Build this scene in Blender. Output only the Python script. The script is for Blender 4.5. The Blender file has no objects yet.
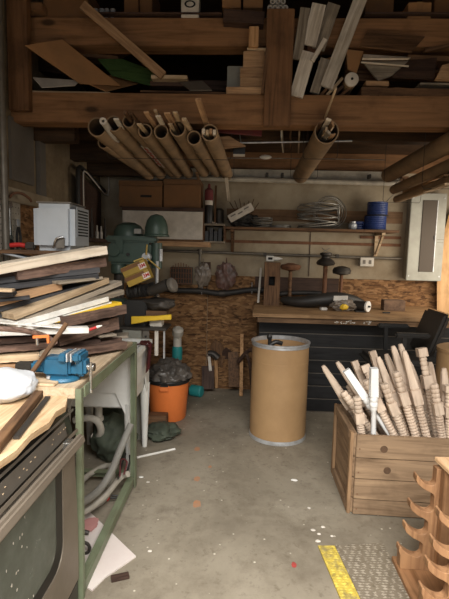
import bpy, bmesh, math, random
from math import radians, cos, sin, pi
from mathutils import Vector, Matrix, noise
random.seed(7)
S = bpy.context.scene
COL = S.collection
V = Vector

# ------------------------------------------------------------------ camera
F, CX, CY, CAMZ = 450.0, 224.5, 299.5, 1.5
ROT = Matrix.Rotation(radians(2.4), 3, 'Z') @ Matrix.Rotation(pi/2 - radians(6.2), 3, 'X') @ Matrix.Rotation(radians(1.4), 3, 'Z')
cd = bpy.data.cameras.new('camera'); cam = bpy.data.objects.new('camera', cd); COL.objects.link(cam)
cd.sensor_fit = 'VERTICAL'; cd.sensor_height = 36.0; cd.lens = F/599.0*36.0; cd.clip_start = 0.02
cam.matrix_world = Matrix.Translation((0, 0, CAMZ)) @ ROT.to_4x4()
S.camera = cam

def P(x, y, Y=None, Z=None, X=None):
    """point of the photograph on a plane of the room (metres)"""
    d = ROT @ V(((x-CX)/F, -(y-CY)/F, -1.0))
    if Y is not None: t = Y/d.y
    elif Z is not None: t = (Z-CAMZ)/d.z
    else: t = X/d.x
    return V((0, 0, CAMZ)) + d*t

# ------------------------------------------------------------------ materials
def srgb(c):
    f = lambda u: u/12.92 if u <= 0.04045 else ((u+0.055)/1.055)**2.4
    return (f(c[0]/255), f(c[1]/255), f(c[2]/255), 1)
def newmat(name):
    m = bpy.data.materials.new(name); m.use_nodes = True
    nt = m.node_tree; b = nt.nodes['Principled BSDF']
    return m, nt, b
def N(nt, t, **k):
    n = nt.nodes.new(t)
    for a, v in k.items():
        if hasattr(n, a): setattr(n, a, v)
    return n
def coords(nt, scale=(1, 1, 1), rnd=True):
    tc = N(nt, 'ShaderNodeTexCoord'); mp = N(nt, 'ShaderNodeMapping'); mp.inputs['Scale'].default_value = scale
    nt.links.new(tc.outputs['Object'], mp.inputs['Vector'])
    if rnd:
        oi = N(nt, 'ShaderNodeObjectInfo'); mu = N(nt, 'ShaderNodeMath', operation='MULTIPLY'); mu.inputs[1].default_value = 37.0
        nt.links.new(oi.outputs['Random'], mu.inputs[0])
        cb = N(nt, 'ShaderNodeCombineXYZ')
        for i in range(3): nt.links.new(mu.outputs[0], cb.inputs[i])
        nt.links.new(cb.outputs[0], mp.inputs['Location'])
    return mp.outputs['Vector']
def noise_tex(nt, vec, scale, detail=5, rough=0.6, dist=0.0):
    n = N(nt, 'ShaderNodeTexNoise'); n.inputs['Scale'].default_value = scale; n.inputs['Detail'].default_value = detail
    n.inputs['Roughness'].default_value = rough; n.inputs['Distortion'].default_value = dist
    nt.links.new(vec, n.inputs['Vector']); return n.outputs['Fac']
def ramp(nt, fac, stops):
    r = N(nt, 'ShaderNodeValToRGB'); e = r.color_ramp.elements
    while len(e) < len(stops): e.new(0.5)
    for i, (p, c) in enumerate(stops): e[i].position = p; e[i].color = c if len(c) == 4 else srgb(c)
    nt.links.new(fac, r.inputs['Fac']); return r.outputs['Color']
def mixc(nt, a, b, fac, mode='MIX'):
    m = N(nt, 'ShaderNodeMix', data_type='RGBA', blend_type=mode)
    if isinstance(fac, (int, float)): m.inputs[0].default_value = fac
    else: nt.links.new(fac, m.inputs[0])
    for i, c in ((6, a), (7, b)):
        if isinstance(c, tuple): m.inputs[i].default_value = c
        else: nt.links.new(c, m.inputs[i])
    return m.outputs[2]
def bump(nt, b, h, strength=0.2, dist=0.01):
    n = N(nt, 'ShaderNodeBump'); n.inputs['Strength'].default_value = strength; n.inputs['Distance'].default_value = dist
    nt.links.new(h, n.inputs['Height']); nt.links.new(n.outputs[0], b.inputs['Normal'])
def vary(nt, col, amt=0.25):
    oi = N(nt, 'ShaderNodeObjectInfo'); mr = N(nt, 'ShaderNodeMapRange')
    mr.inputs[3].default_value = 1-amt; mr.inputs[4].default_value = 1+amt
    nt.links.new(oi.outputs['Random'], mr.inputs[0])
    h = N(nt, 'ShaderNodeHueSaturation'); nt.links.new(mr.outputs[0], h.inputs['Value']); nt.links.new(col, h.inputs['Color'])
    return h.outputs[0]
def plain(name, c, rough=0.6, metal=0.0, dirt=0.25, scale=6.0, bm_=0.1, var=0.0, dirtc=(70, 62, 52)):
    m, nt, b = newmat(name); v = coords(nt)
    f = noise_tex(nt, v, scale, 6, 0.65)
    c2 = tuple(c[i]*(1-dirt)+dirtc[i]*dirt for i in range(3))
    col = ramp(nt, f, [(0.36, c2), (0.62, c)])
    if var: col = vary(nt, col, var)
    nt.links.new(col, b.inputs['Base Color'])
    b.inputs['Roughness'].default_value = rough; b.inputs['Metallic'].default_value = metal
    if bm_: bump(nt, b, noise_tex(nt, v, scale*5, 4), bm_, 0.004)
    return m
def wood(name, c, cd_, axis='X', rough=0.7, k=1.0, var=0.18, knots=False):
    m, nt, b = newmat(name)
    lo, hi = 1.6*k, 22.0*k
    sc = {'X': (lo, hi, hi), 'Y': (hi, lo, hi), 'Z': (hi, hi, lo)}[axis]
    v = coords(nt, sc)
    f = noise_tex(nt, v, 2.2, 6, 0.6, 0.6)
    col = ramp(nt, f, [(0.3, cd_), (0.5, tuple((c[i]+cd_[i])/2+8 for i in range(3))), (0.68, c)])
    v2 = coords(nt, (3, 3, 3)); f2 = noise_tex(nt, v2, 1.6, 4)
    col = mixc(nt, col, srgb(tuple(x*0.8 for x in cd_)), ramp(nt, f2, [(0.5, (0, 0, 0, 1)), (0.75, (0.6, 0.6, 0.6, 1))]))
    if knots:
        sk = {'X': (2.2, 5, 5), 'Y': (5, 2.2, 5), 'Z': (5, 5, 2.2)}[axis]
        vo = N(nt, 'ShaderNodeTexVoronoi'); vo.inputs['Scale'].default_value = 1.0
        nt.links.new(coords(nt, sk), vo.inputs['Vector'])
        col = mixc(nt, col, srgb(tuple(x*0.5 for x in cd_)), ramp(nt, vo.outputs['Distance'], [(0.07, (0.85,)*3+(1,)), (0.13, (0, 0, 0, 1))]))
    if var: col = vary(nt, col, var)
    nt.links.new(col, b.inputs['Base Color']); b.inputs['Roughness'].default_value = rough
    b.inputs['Specular IOR Level'].default_value = 0.3
    bump(nt, b, f, 0.25, 0.004)
    return m
def osb(name, light, mid, dark):
    m, nt, b = newmat(name)
    v = coords(nt, (1, 1, 1), False)
    nz = N(nt, 'ShaderNodeTexNoise'); nz.inputs['Scale'].default_value = 3.5; nz.inputs['Detail'].default_value = 2; nt.links.new(v, nz.inputs['Vector'])
    vv = N(nt, 'ShaderNodeVectorMath', operation='MULTIPLY_ADD'); nt.links.new(nz.outputs['Color'], vv.inputs[0]); vv.inputs[1].default_value = (0.1, 0.1, 0.1); nt.links.new(v, vv.inputs[2])
    cols = []
    for sc in ((16, 16, 62), (26, 26, 46)):
        mp = N(nt, 'ShaderNodeMapping'); mp.inputs['Scale'].default_value = sc; mp.inputs['Rotation'].default_value = (0, 0.3 if sc[0] == 10 else -0.5, 0)
        nt.links.new(vv.outputs[0], mp.inputs['Vector'])
        vo = N(nt, 'ShaderNodeTexVoronoi'); vo.inputs['Scale'].default_value = 1.0; nt.links.new(mp.outputs[0], vo.inputs['Vector'])
        sp = N(nt, 'ShaderNodeSeparateColor'); nt.links.new(vo.outputs['Color'], sp.inputs[0]); cols.append((sp.outputs[0], vo.outputs['Distance']))
    a = ramp(nt, cols[0][0], [(0.0, dark), (0.35, mid), (0.8, light), (1.0, tuple(min(255, x+18) for x in light))])
    c = ramp(nt, cols[1][0], [(0.0, dark), (0.4, mid), (1.0, light)])
    col = mixc(nt, a, c, 0.45)
    nt.links.new(col, b.inputs['Base Color']); b.inputs['Roughness'].default_value = 0.75; b.inputs['Specular IOR Level'].default_value = 0.2
    bump(nt, b, cols[0][1], 0.2, 0.004)
    return m
def concrete(name):
    m, nt, b = newmat(name); v = coords(nt, (1, 1, 1), False)
    f = noise_tex(nt, v, 1.1, 8, 0.65, 0.3)
    col = ramp(nt, f, [(0.3, (112, 103, 89)), (0.5, (138, 129, 113)), (0.7, (157, 148, 132))])
    f2 = noise_tex(nt, v, 5.5, 6, 0.75)
    col = mixc(nt, col, srgb((100, 90, 76)), ramp(nt, f2, [(0.48, (0, 0, 0, 1)), (0.72, (0.62,)*3+(1,))]))
    f3 = noise_tex(nt, v, 26, 3, 0.7)
    col = mixc(nt, col, srgb((96, 86, 72)), ramp(nt, f3, [(0.57, (0, 0, 0, 1)), (0.72, (0.55,)*3+(1,))]))
    vo = N(nt, 'ShaderNodeTexVoronoi'); vo.inputs['Scale'].default_value = 13.0; nt.links.new(v, vo.inputs['Vector'])
    col = mixc(nt, col, srgb((206, 198, 182)), ramp(nt, vo.outputs['Distance'], [(0.05, (0.9,)*3+(1,)), (0.09, (0, 0, 0, 1))]))
    nt.links.new(col, b.inputs['Base Color']); b.inputs['Roughness'].default_value = 0.7
    b.inputs['Specular IOR Level'].default_value = 0.35
    bump(nt, b, f2, 0.15, 0.004)
    return m
def tread(name, c, c2):
    m, nt, b = newmat(name); v = coords(nt, (1, 1, 1), False)
    hs = []
    for a in (0.6, -0.6):
        mp = N(nt, 'ShaderNodeMapping'); mp.inputs['Rotation'].default_value = (0, 0, a); mp.inputs['Scale'].default_value = (40, 84, 1); nt.links.new(v, mp.inputs['Vector'])
        ck = N(nt, 'ShaderNodeTexChecker'); ck.inputs['Scale'].default_value = 1.0; nt.links.new(mp.outputs[0], ck.inputs['Vector']); hs.append(ck.outputs['Fac'])
    mu = N(nt, 'ShaderNodeMath', operation='MULTIPLY'); nt.links.new(hs[0], mu.inputs[0]); nt.links.new(hs[1], mu.inputs[1])
    f = noise_tex(nt, v, 30, 4, 0.7)
    col = mixc(nt, srgb(c2), srgb(c), mu.outputs[0])
    col = mixc(nt, col, srgb((120, 110, 92)), ramp(nt, noise_tex(nt, v, 9, 5, 0.7), [(0.52, (0, 0, 0, 1)), (0.66, (0.75,)*3+(1,))]))
    col = mixc(nt, col, srgb((84, 74, 60)), ramp(nt, f, [(0.5, (0, 0, 0, 1)), (0.7, (0.6,)*3+(1,))]))
    nt.links.new(col, b.inputs['Base Color']); b.inputs['Roughness'].default_value = 0.6
    bump(nt, b, mu.outputs[0], 0.6, 0.004)
    return m
def glassy(name, c, rough=0.08, alpha=None):
    m, nt, b = newmat(name); v = coords(nt)
    f = noise_tex(nt, v, 9, 6, 0.7)
    nt.links.new(ramp(nt, f, [(0.4, c), (0.75, tuple(x+22 for x in c))]), b.inputs['Base Color'])
    nt.links.new(ramp(nt, f, [(0.3, (rough,)*3+(1,)), (0.8, (rough+0.25,)*3+(1,))]), b.inputs['Roughness'])
    return m
M = {}
M['floor'] = concrete('concrete')
M['plaster'] = plain('plaster', (174, 161, 138), 0.9, 0, 0.45, 2.2, 0.15, dirtc=(96, 78, 56))
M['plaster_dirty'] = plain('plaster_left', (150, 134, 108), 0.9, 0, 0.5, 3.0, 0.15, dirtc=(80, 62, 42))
M['osb'] = osb('strand_board', (156, 118, 80), (114, 81, 52), (62, 42, 27))
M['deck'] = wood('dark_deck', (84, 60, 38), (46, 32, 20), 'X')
M['beamX'] = wood('fir_beam', (158, 115, 78), (110, 78, 50), 'X', k=0.6, var=0.06, knots=True)
M['beamZ'] = wood('fir_post', (132, 94, 62), (88, 60, 38), 'Z', k=0.6, var=0.06)
M['old'] = wood('old_brown_wood', (124, 92, 64), (70, 48, 32))
M['oldZ'] = wood('old_brown_wood_upright', (124, 92, 64), (70, 48, 32), 'Z')
M['dark'] = wood('dark_brown_wood', (88, 66, 54), (48, 34, 28))
M['bark'] = wood('rough_bark_wood', (128, 102, 88), (66, 50, 43), k=1.6)
M['char'] = wood('charcoal_board', (76, 76, 78), (42, 42, 45), k=1.2)
M['grey'] = wood('grey_weathered_wood', (168, 156, 138), (108, 98, 86))
M['beige'] = wood('beige_wood', (212, 188, 156), (158, 134, 104))
M['pale'] = wood('pale_wood', (228, 216, 198), (192, 176, 154), var=0.05)
M['tan'] = wood('tan_wood', (192, 156, 118), (140, 106, 76))
M['tanZ'] = wood('tan_wood_upright', (206, 164, 118), (150, 108, 70), 'Z')
M['tanY'] = wood('tan_wood_lengthwise', (214, 194, 166), (172, 148, 118), 'Y')
M['white'] = plain('white_paint', (236, 234, 228), 0.5, 0, 0.18, 9, 0.05)
M['whitewood'] = wood('chipped_white_paint', (214, 206, 194), (150, 138, 122))
M['yellow'] = plain('yellow_plastic', (232, 192, 48), 0.5, 0, 0.1, 8, 0.05)
M['green'] = wood('green_sheet', (70, 100, 52), (44, 68, 34))
M['card'] = plain('cardboard', (166, 122, 80), 0.85, 0, 0.18, 5, 0.05, var=0.12)
M['carddark'] = plain('brown_carton', (128, 90, 56), 0.85, 0, 0.22, 5, 0.05, var=0.1)
M['tube'] = plain('kraft_tube', (158, 130, 98), 0.8, 0, 0.28, 6, 0.06, var=0.1)
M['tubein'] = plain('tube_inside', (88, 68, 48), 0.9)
M['drum'] = plain('fibre_drum', (174, 140, 99), 0.62, 0, 0.2, 3.5, 0.06, dirtc=(116, 86, 56))
M['steel'] = plain('steel', (200, 202, 204), 0.4, 0.45, 0.25, 14, 0.05)
M['chrome'] = plain('bright_steel', (214, 214, 212), 0.22, 0.95, 0.1, 10, 0)
M['iron'] = plain('dark_iron', (72, 68, 64), 0.55, 0.6, 0.3, 10, 0.2)
M['rust'] = plain('rusty_iron', (132, 92, 66), 0.75, 0.25, 0.45, 10, 0.3, dirtc=(72, 46, 32))
M['conduit'] = plain('conduit', (120, 114, 104), 0.5, 0.5, 0.3, 12, 0.05)
M['palepipe'] = plain('pale_pipe', (190, 182, 166), 0.55, 0, 0.3, 6, 0.05)
M['panelgrey'] = plain('panel_grey', (160, 160, 150), 0.5, 0.2, 0.18, 5, 0.05)
M['paneldoor'] = plain('panel_door_brown', (72, 60, 47), 0.55, 0.1, 0.2, 6, 0.05)
M['leftsheet'] = plain('grey_sheet', (118, 112, 104), 0.55, 0.2, 0.3, 3, 0.1)
M['black'] = plain('black_plastic', (34, 34, 34), 0.45, 0, 0.2, 8, 0.08)
M['rubber'] = plain('black_rubber', (38, 36, 35), 0.6, 0, 0.3, 8, 0.15)
M['blackwood'] = wood('black_stained_board', (46, 46, 47), (25, 25, 26), 'X', 0.5)
M['counter'] = wood('counter_wood', (176, 142, 102), (120, 90, 60), 'X', 0.65)
M['apron'] = wood('apron_wood', (134, 104, 76), (92, 68, 46), 'X', 0.7)
M['crateX'] = wood('crate_planks', (164, 137, 108), (108, 86, 65), 'X', 0.75, 0.55, 0.0, True)
M['crateY'] = wood('crate_side_planks', (164, 136, 106), (112, 88, 66), 'Y', 0.75, 0.55, 0.0)
M['crateZ'] = wood('crate_battens', (166, 134, 100), (112, 86, 62), 'Z', 0.75)
M['knot'] = plain('knot_wood', (98, 74, 54), 0.7, 0, 0.5, 30, 0.2, dirtc=(58, 42, 30))
M['baluster'] = wood('turned_pale_wood', (218, 199, 179), (182, 160, 140), 'Z', 0.65, 0.8, 0.08)
M['balwhite'] = plain('white_painted_baluster', (242, 242, 240), 0.45, 0, 0.08, 10, 0)
M['rackZ'] = wood('rack_wood', (176, 134, 96), (124, 88, 60), 'Z', 0.55, 0.7, 0.05)
M['rackX'] = wood('rack_wood_flat', (172, 128, 90), (122, 86, 56), 'Y', 0.6, 0.7, 0.05)
M['rackedge'] = wood('rack_cut_edge', (224, 190, 150), (190, 150, 110), 'Y', 0.6, 0.7, 0.05)
M['greensteel'] = plain('sage_green_steel', (122, 132, 106), 0.5, 0.1, 0.4, 7, 0.08, dirtc=(88, 82, 64))
M['greenmach'] = plain('machine_green', (72, 92, 82), 0.42, 0.1, 0.3, 6, 0.08, dirtc=(48, 56, 50))
M['blue'] = plain('vise_blue', (40, 100, 132), 0.42, 0.1, 0.3, 9, 0.12, dirtc=(40, 62, 78))
M['bluewire'] = plain('blue_cable', (36, 58, 118), 0.45, 0, 0.2, 8, 0.1)
M['sink'] = plain('white_moulded_plastic', (236, 236, 231), 0.45, 0, 0.12, 3, 0.04)
M['orange'] = plain('orange_plastic', (240, 132, 66), 0.5, 0, 0.15, 4, 0.06, dirtc=(168, 84, 44))
M['bag'] = plain('black_bin_bag', (98, 92, 86), 0.35, 0, 0.5, 12, 0.4, dirtc=(40, 38, 36))
M['sack'] = plain('dark_green_sack', (76, 84, 70), 0.75, 0, 0.4, 10, 0.4, dirtc=(40, 44, 38))
M['teal'] = plain('teal_plastic', (44, 150, 150), 0.5, 0, 0.15, 8, 0.05)
M['maroon'] = plain('maroon_cloth', (112, 50, 52), 0.9, 0, 0.3, 12, 0.3)
M['red'] = plain('red_paint', (190, 44, 40), 0.5, 0, 0.1, 8, 0)
M['gold'] = plain('gold_card', (178, 146, 56), 0.55, 0, 0.2, 6, 0.03)
M['brass'] = plain('brass', (206, 176, 100), 0.4, 0.6, 0.15, 8, 0)
M['pvc'] = plain('white_pvc', (214, 208, 196), 0.5, 0, 0.2, 6, 0.03)
M['appliance'] = plain('pale_grey_enamel', (178, 184, 190), 0.32, 0.15, 0.1, 3, 0.02)
M['slot'] = plain('dark_slot', (26, 26, 26), 0.9)
M['oven'] = plain('brushed_bronze_steel', (132, 121, 108), 0.4, 0.35, 0.2, 5, 0.06)
M['ovendark'] = plain('oven_black', (30, 29, 27), 0.28, 0, 0.2, 6, 0.04)
M['ovenglass'] = glassy('oven_glass', (74, 80, 72), 0.1)
M['ovengrey'] = plain('oven_panel_grey', (104, 98, 90), 0.4, 0.4, 0.2, 8, 0.05)
M['ply'] = wood('plywood', (212, 186, 150), (170, 138, 102), 'Y', 0.7, 1.1, 0.05)
M['paper'] = plain('white_cloth', (206, 209, 213), 0.85, 0, 0.08, 7, 0.5)
M['hose'] = plain('grey_hose', (124, 122, 116), 0.55, 0, 0.25, 8, 0.1)
M['hosepale'] = plain('pale_grey_hose', (168, 162, 150), 0.55, 0, 0.25, 8, 0.1)
M['wire'] = plain('galvanised_wire', (150, 148, 142), 0.45, 0.5, 0.35, 16, 0.1)
M['leather'] = plain('black_leather', (44, 42, 40), 0.5, 0, 0.3, 8, 0.3)
M['brick'] = plain('brown_brick', (128, 102, 82), 0.9, 0, 0.5, 16, 0.5, dirtc=(60, 46, 38))
M['bagclear'] = plain('cloudy_plastic', (134, 122, 110), 0.35, 0, 0.5, 14, 0.3)
M['bagpink'] = plain('pinkish_plastic', (112, 80, 72), 0.4, 0, 0.6, 18, 0.3)
M['jamb'] = wood('pine_jamb', (226, 184, 134), (190, 144, 96), 'Z', 0.6, 0.5, 0.0)
M['peg'] = plain('pegboard', (196, 188, 172), 0.8, 0, 0.3, 10, 0.05)
M['matgrey'] = tread('diamond_tread_mat', (166, 156, 140), (120, 110, 94))
M['matyellow'] = tread('diamond_tread_yellow', (228, 206, 96), (196, 172, 72))
M['label'] = plain('pale_label', (214, 206, 194), 0.7, 0, 0.15, 10, 0)
M['stonewhite'] = plain('stained_white_panel', (222, 212, 206), 0.6, 0, 0.15, 5, 0.08, dirtc=(176, 142, 136))
M['orangemark'] = plain('faded_orange_paint', (172, 122, 88), 0.8, 0, 0.5, 40, 0, dirtc=(140, 128, 112))
M['redmark'] = plain('red_paint_mark', (168, 64, 58), 0.8, 0, 0.3, 40, 0)
M['pink'] = plain('pink_stain', (196, 140, 136), 0.7, 0, 0.1, 8, 0)

# ------------------------------------------------------------------ mesh builder
class MB:
    def __init__(s): s.bm = bmesh.new()
    def _add(s, t, mat=None):
        me = bpy.data.meshes.new('t'); t.to_mesh(me); t.free()
        if mat is not None: me.transform(mat)
        s.bm.from_mesh(me); bpy.data.meshes.remove(me); return s
    def box(s, c, size, rot=None, bev=0.0):
        t = bmesh.new(); bmesh.ops.create_cube(t, size=1.0)
        for v in t.verts: v.co = V((v.co.x*size[0], v.co.y*size[1], v.co.z*size[2]))
        if bev: bmesh.ops.bevel(t, geom=list(t.edges), offset=bev, segments=2, affect='EDGES', clamp_overlap=True)
        m = Matrix.Translation(c)
        if rot is not None: m = m @ rot.to_4x4()
        return s._add(t, m)
    def bb(s, x0, x1, y0, y1, z0, z1, bev=0.0):
        return s.box(((x0+x1)/2, (y0+y1)/2, (z0+z1)/2), (x1-x0, y1-y0, z1-z0), None, bev)
    def cyl(s, a, b, r, r2=None, n=20, caps=True):
        a, b = V(a), V(b); d = b-a
        t = bmesh.new(); bmesh.ops.create_cone(t, cap_ends=caps, segments=n, radius1=r, radius2=r if r2 is None else r2, depth=d.length)
        q = d.to_track_quat('Z', 'Y').to_matrix().to_4x4()
        return s._add(t, Matrix.Translation((a+b)/2) @ q)
    def bar(s, a, b, w, t_, up=(0, 0, 1), bev=0.0):
        a, b = V(a), V(b); x = (b-a).normalized(); u = V(up); z = (u - x*u.dot(x)).normalized(); y = z.cross(x)
        r = Matrix((x, y, z)).transposed()
        return s.box((a+b)/2, ((b-a).length, w, t_), r, bev)
    def pipe(s, a, b, r, ri, n=24):
        a, b = V(a), V(b); L = (b-a).length
        return s.lathe([(ri, 0), (r, 0), (r, L), (ri, L), (ri, 0)], a, (b-a), n)
    def lathe(s, prof, o, axis=(0, 0, 1), n=24, sq=None):
        q = V(axis).to_track_quat('Z', 'Y').to_matrix().to_4x4(); t = bmesh.new(); rings = []
        for (r, z) in prof:
            if r < 1e-6: rings.append([t.verts.new((0, 0, z))])
            else: rings.append([t.verts.new((r*cos(2*pi*k/n), r*sin(2*pi*k/n), z)) for k in range(n)])
        for A, B in zip(rings, rings[1:]):
            for k in range(n):
                k2 = (k+1) % n
                f = [A[k % len(A)], A[k2 % len(A)], B[k2 % len(B)], B[k % len(B)]]
                u = []
                for w in f:
                    if w not in u: u.append(w)
                if len(u) > 2:
                    try: t.faces.new(u)
                    except ValueError: pass
        if len(rings[0]) > 1 and prof[0] != prof[-1]:
            t.faces.new(list(reversed(rings[0])))
        if len(rings[-1]) > 1 and prof[0] != prof[-1]: t.faces.new(rings[-1])
        bmesh.ops.remove_doubles(t, verts=t.verts, dist=1e-6); bmesh.ops.recalc_face_normals(t, faces=t.faces)
        return s._add(t, Matrix.Translation(o) @ q)
    def tube(s, pts, r, n=10, smooth=3, caps=True):
        p = [V(q) for q in pts]
        if smooth and len(p) > 2:
            out = []
            for i in range(len(p)-1):
                p0, p1, p2, p3 = p[max(i-1, 0)], p[i], p[i+1], p[min(i+2, len(p)-1)]
                for k in range(smooth):
                    u = k/smooth
                    out.append(0.5*((2*p1)+(p2-p0)*u+(2*p0-5*p1+4*p2-p3)*u*u+(3*p1-p0-3*p2+p3)*u**3))
            out.append(p[-1]); p = out
        t = bmesh.new(); prev = None; up = V((0.1, 0.2, 1)).normalized(); rings = []
        for i, q in enumerate(p):
            d = (p[min(i+1, len(p)-1)]-p[max(i-1, 0)])
            d = d.normalized() if d.length > 1e-9 else V((0, 0, 1))
            a = up - d*up.dot(d)
            if a.length < 1e-4: a = d.orthogonal()
            a.normalize(); b = d.cross(a); up = a
            rr = r(i/(len(p)-1)) if callable(r) else r
            rings.append([t.verts.new(q+a*rr*cos(2*pi*k/n)+b*rr*sin(2*pi*k/n)) for k in range(n)])
        for A, B in zip(rings, rings[1:]):
            for k in range(n): t.faces.new((A[k], A[(k+1) % n], B[(k+1) % n], B[k]))
        if caps: t.faces.new(list(reversed(rings[0]))); t.faces.new(rings[-1])
        bmesh.ops.recalc_face_normals(t, faces=t.faces)
        return s._add(t)
    def prism(s, poly, t_, m=None, bev=0.0):
        """poly in local xy, thickness along local z from 0"""
        t = bmesh.new(); a = [t.verts.new((x, y, 0)) for x, y in poly]; f = t.faces.new(a)
        r = bmesh.ops.extrude_face_region(t, geom=[f])
        for v in r['geom']:
            if isinstance(v, bmesh.types.BMVert): v.co.z += t_
        bmesh.ops.recalc_face_normals(t, faces=t.faces)
        if bev: bmesh.ops.bevel(t, geom=[e for e in t.edges], offset=bev, segments=1, affect='EDGES', clamp_overlap=True)
        return s._add(t, m)
    def slab(s, q, t_):
        """polygon of world points given thickness along its normal (away from the first side)"""
        q = [V(p) for p in q]; n = (q[1]-q[0]).cross(q[-1]-q[0]).normalized()
        t = bmesh.new(); a = [t.verts.new(p) for p in q]; b = [t.verts.new(p+n*t_) for p in q]; L = len(q)
        t.faces.new(a); t.faces.new(list(reversed(b)))
        for i in range(L): t.faces.new((a[i], a[(i+1) % L], b[(i+1) % L], b[i]))
        bmesh.ops.recalc_face_normals(t, faces=t.faces)
        return s._add(t)
    def blob(s, c, size, seed=0, amp=0.2, sc=3.0, sub=4, flat=None):
        t = bmesh.new(); bmesh.ops.create_icosphere(t, subdivisions=sub, radius=1.0)
        for v in t.verts:
            d = v.co.normalized(); k = 1+amp*noise.noise(d*sc+V((seed, seed*1.7, 0)))+amp*0.45*abs(noise.noise(d*sc*3+V((0, seed, 3))))
            v.co = V((d.x*size[0]*k, d.y*size[1]*k, d.z*size[2]*k))
            if flat is not None and v.co.z < flat: v.co.z = flat
        return s._add(t, Matrix.Translation(c))

def mesh_from(mb, name, off=None, ang=32):
    bm = mb.bm
    if off is not None: bmesh.ops.translate(bm, verts=bm.verts, vec=-V(off))
    for f in bm.faces: f.smooth = True
    for e in bm.edges:
        e.smooth = not (len(e.link_faces) == 2 and e.calc_face_angle(0) > radians(ang))
    me = bpy.data.meshes.new(name); bm.to_mesh(me); bm.free(); return me
def base_of(mb):
    xs = [v.co for v in mb.bm.verts]
    return V(((min(p.x for p in xs)+max(p.x for p in xs))/2, (min(p.y for p in xs)+max(p.y for p in xs))/2, min(p.z for p in xs)))
def tag(o, label=None, cat=None, group=None, kind=None):
    if label: o['label'] = label
    if cat: o['category'] = cat
    if group: o['group'] = group
    if kind: o['kind'] = kind
    return o
def solo(name, mb, mat, label, cat, group=None):
    b = base_of(mb); me = mesh_from(mb, name, b); o = bpy.data.objects.new(name, me); o.location = b
    me.materials.append(M[mat]); COL.objects.link(o); return tag(o, label, cat, group)
def struct(name, mb, mat):
    b = base_of(mb); me = mesh_from(mb, name, b); o = bpy.data.objects.new(name, me); o.location = b
    me.materials.append(M[mat]); COL.objects.link(o); o['kind'] = 'structure'; return o
def thing(name, loc, label, cat, group=None):
    o = bpy.data.objects.new(name, None); o.location = V(loc); o.empty_display_size = 0.05; COL.objects.link(o); return tag(o, label, cat, group)
def wpos(o):
    p = V(o.location)
    while o.parent: o = o.parent; p += V(o.location)
    return p
def part(name, mb, mat, parent, label=None):
    me = mesh_from(mb, name, wpos(parent)); o = bpy.data.objects.new(name, me); me.materials.append(M[mat])
    COL.objects.link(o); o.parent = parent
    if label: o['label'] = label
    return o
def board(name, A, B, w, t, mat, label, cat='board', group=None, up=(0, 0, 1), rough=0.0, bev=0.0015, center=False):
    A, B = V(A), V(B); x = (B-A).normalized(); u = V(up); z = (u-x*u.dot(x)).normalized(); y = z.cross(x)
    L = (B-A).length; mb = MB(); y0 = -w/2 if center else 0
    if rough:
        n = 14; tb = bmesh.new(); rings = []
        for i in range(n+1):
            X = -L/2+L*i/n; a = rough*(noise.noise(V((i*0.9, L*7, t*90)))); c = rough*0.7*noise.noise(V((i*1.3, 5, t*70)))
            ex = 0.012*noise.noise(V((i, 9, w))) if i in (0, n) else 0
            rings.append([tb.verts.new((X+ex, y0+a, -t/2+c)), tb.verts.new((X-ex, y0+w, -t/2)), tb.verts.new((X, y0+w, t/2)), tb.verts.new((X+ex*2, y0+a*1.6, t/2+c*0.6))])
        for a_, b_ in zip(rings, rings[1:]):
            for k in range(4): tb.faces.new((a_[k], a_[(k+1) % 4], b_[(k+1) % 4], b_[k]))
        tb.faces.new(rings[0]); tb.faces.new(list(reversed(rings[-1]))); bmesh.ops.recalc_face_normals(tb, faces=tb.faces); mb._add(tb)
    else: mb.bb(-L/2, L/2, y0, y0+w, -t/2, t/2, bev)
    me = mesh_from(mb, name); me.materials.append(M[mat]); o = bpy.data.objects.new(name, me)
    o.matrix_world = Matrix.Translation((A+B)/2) @ Matrix((x, y, z)).transposed().to_4x4(); COL.objects.link(o)
    return tag(o, label, cat, group)
def bpart(name, A, B, w, t, mat, parent, up=(0, 0, 1), bev=0.0015, label=None):
    return part(name, MB().bar(A, B, w, t, up, bev), mat, parent, label)
def text(name, s, size, loc, xdir, ydir, mat, parent, ext=0.0008, bold=0.0):
    cu = bpy.data.curves.new(name, 'FONT'); cu.body = s; cu.size = size; cu.align_x = 'CENTER'; cu.align_y = 'CENTER'; cu.extrude = ext; cu.offset = bold
    to = bpy.data.objects.new(name, cu); COL.objects.link(to); dg = bpy.context.evaluated_depsgraph_get()
    me = bpy.data.meshes.new_from_object(to.evaluated_get(dg)); bpy.data.objects.remove(to)
    x, y = V(xdir).normalized(), V(ydir).normalized(); z = x.cross(y)
    me.transform(Matrix.Translation(V(loc)-wpos(parent)) @ Matrix((x, y, z)).transposed().to_4x4())
    me.materials.clear(); me.materials.append(M[mat]); o = bpy.data.objects.new(name, me); COL.objects.link(o); o.parent = parent; return o

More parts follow.
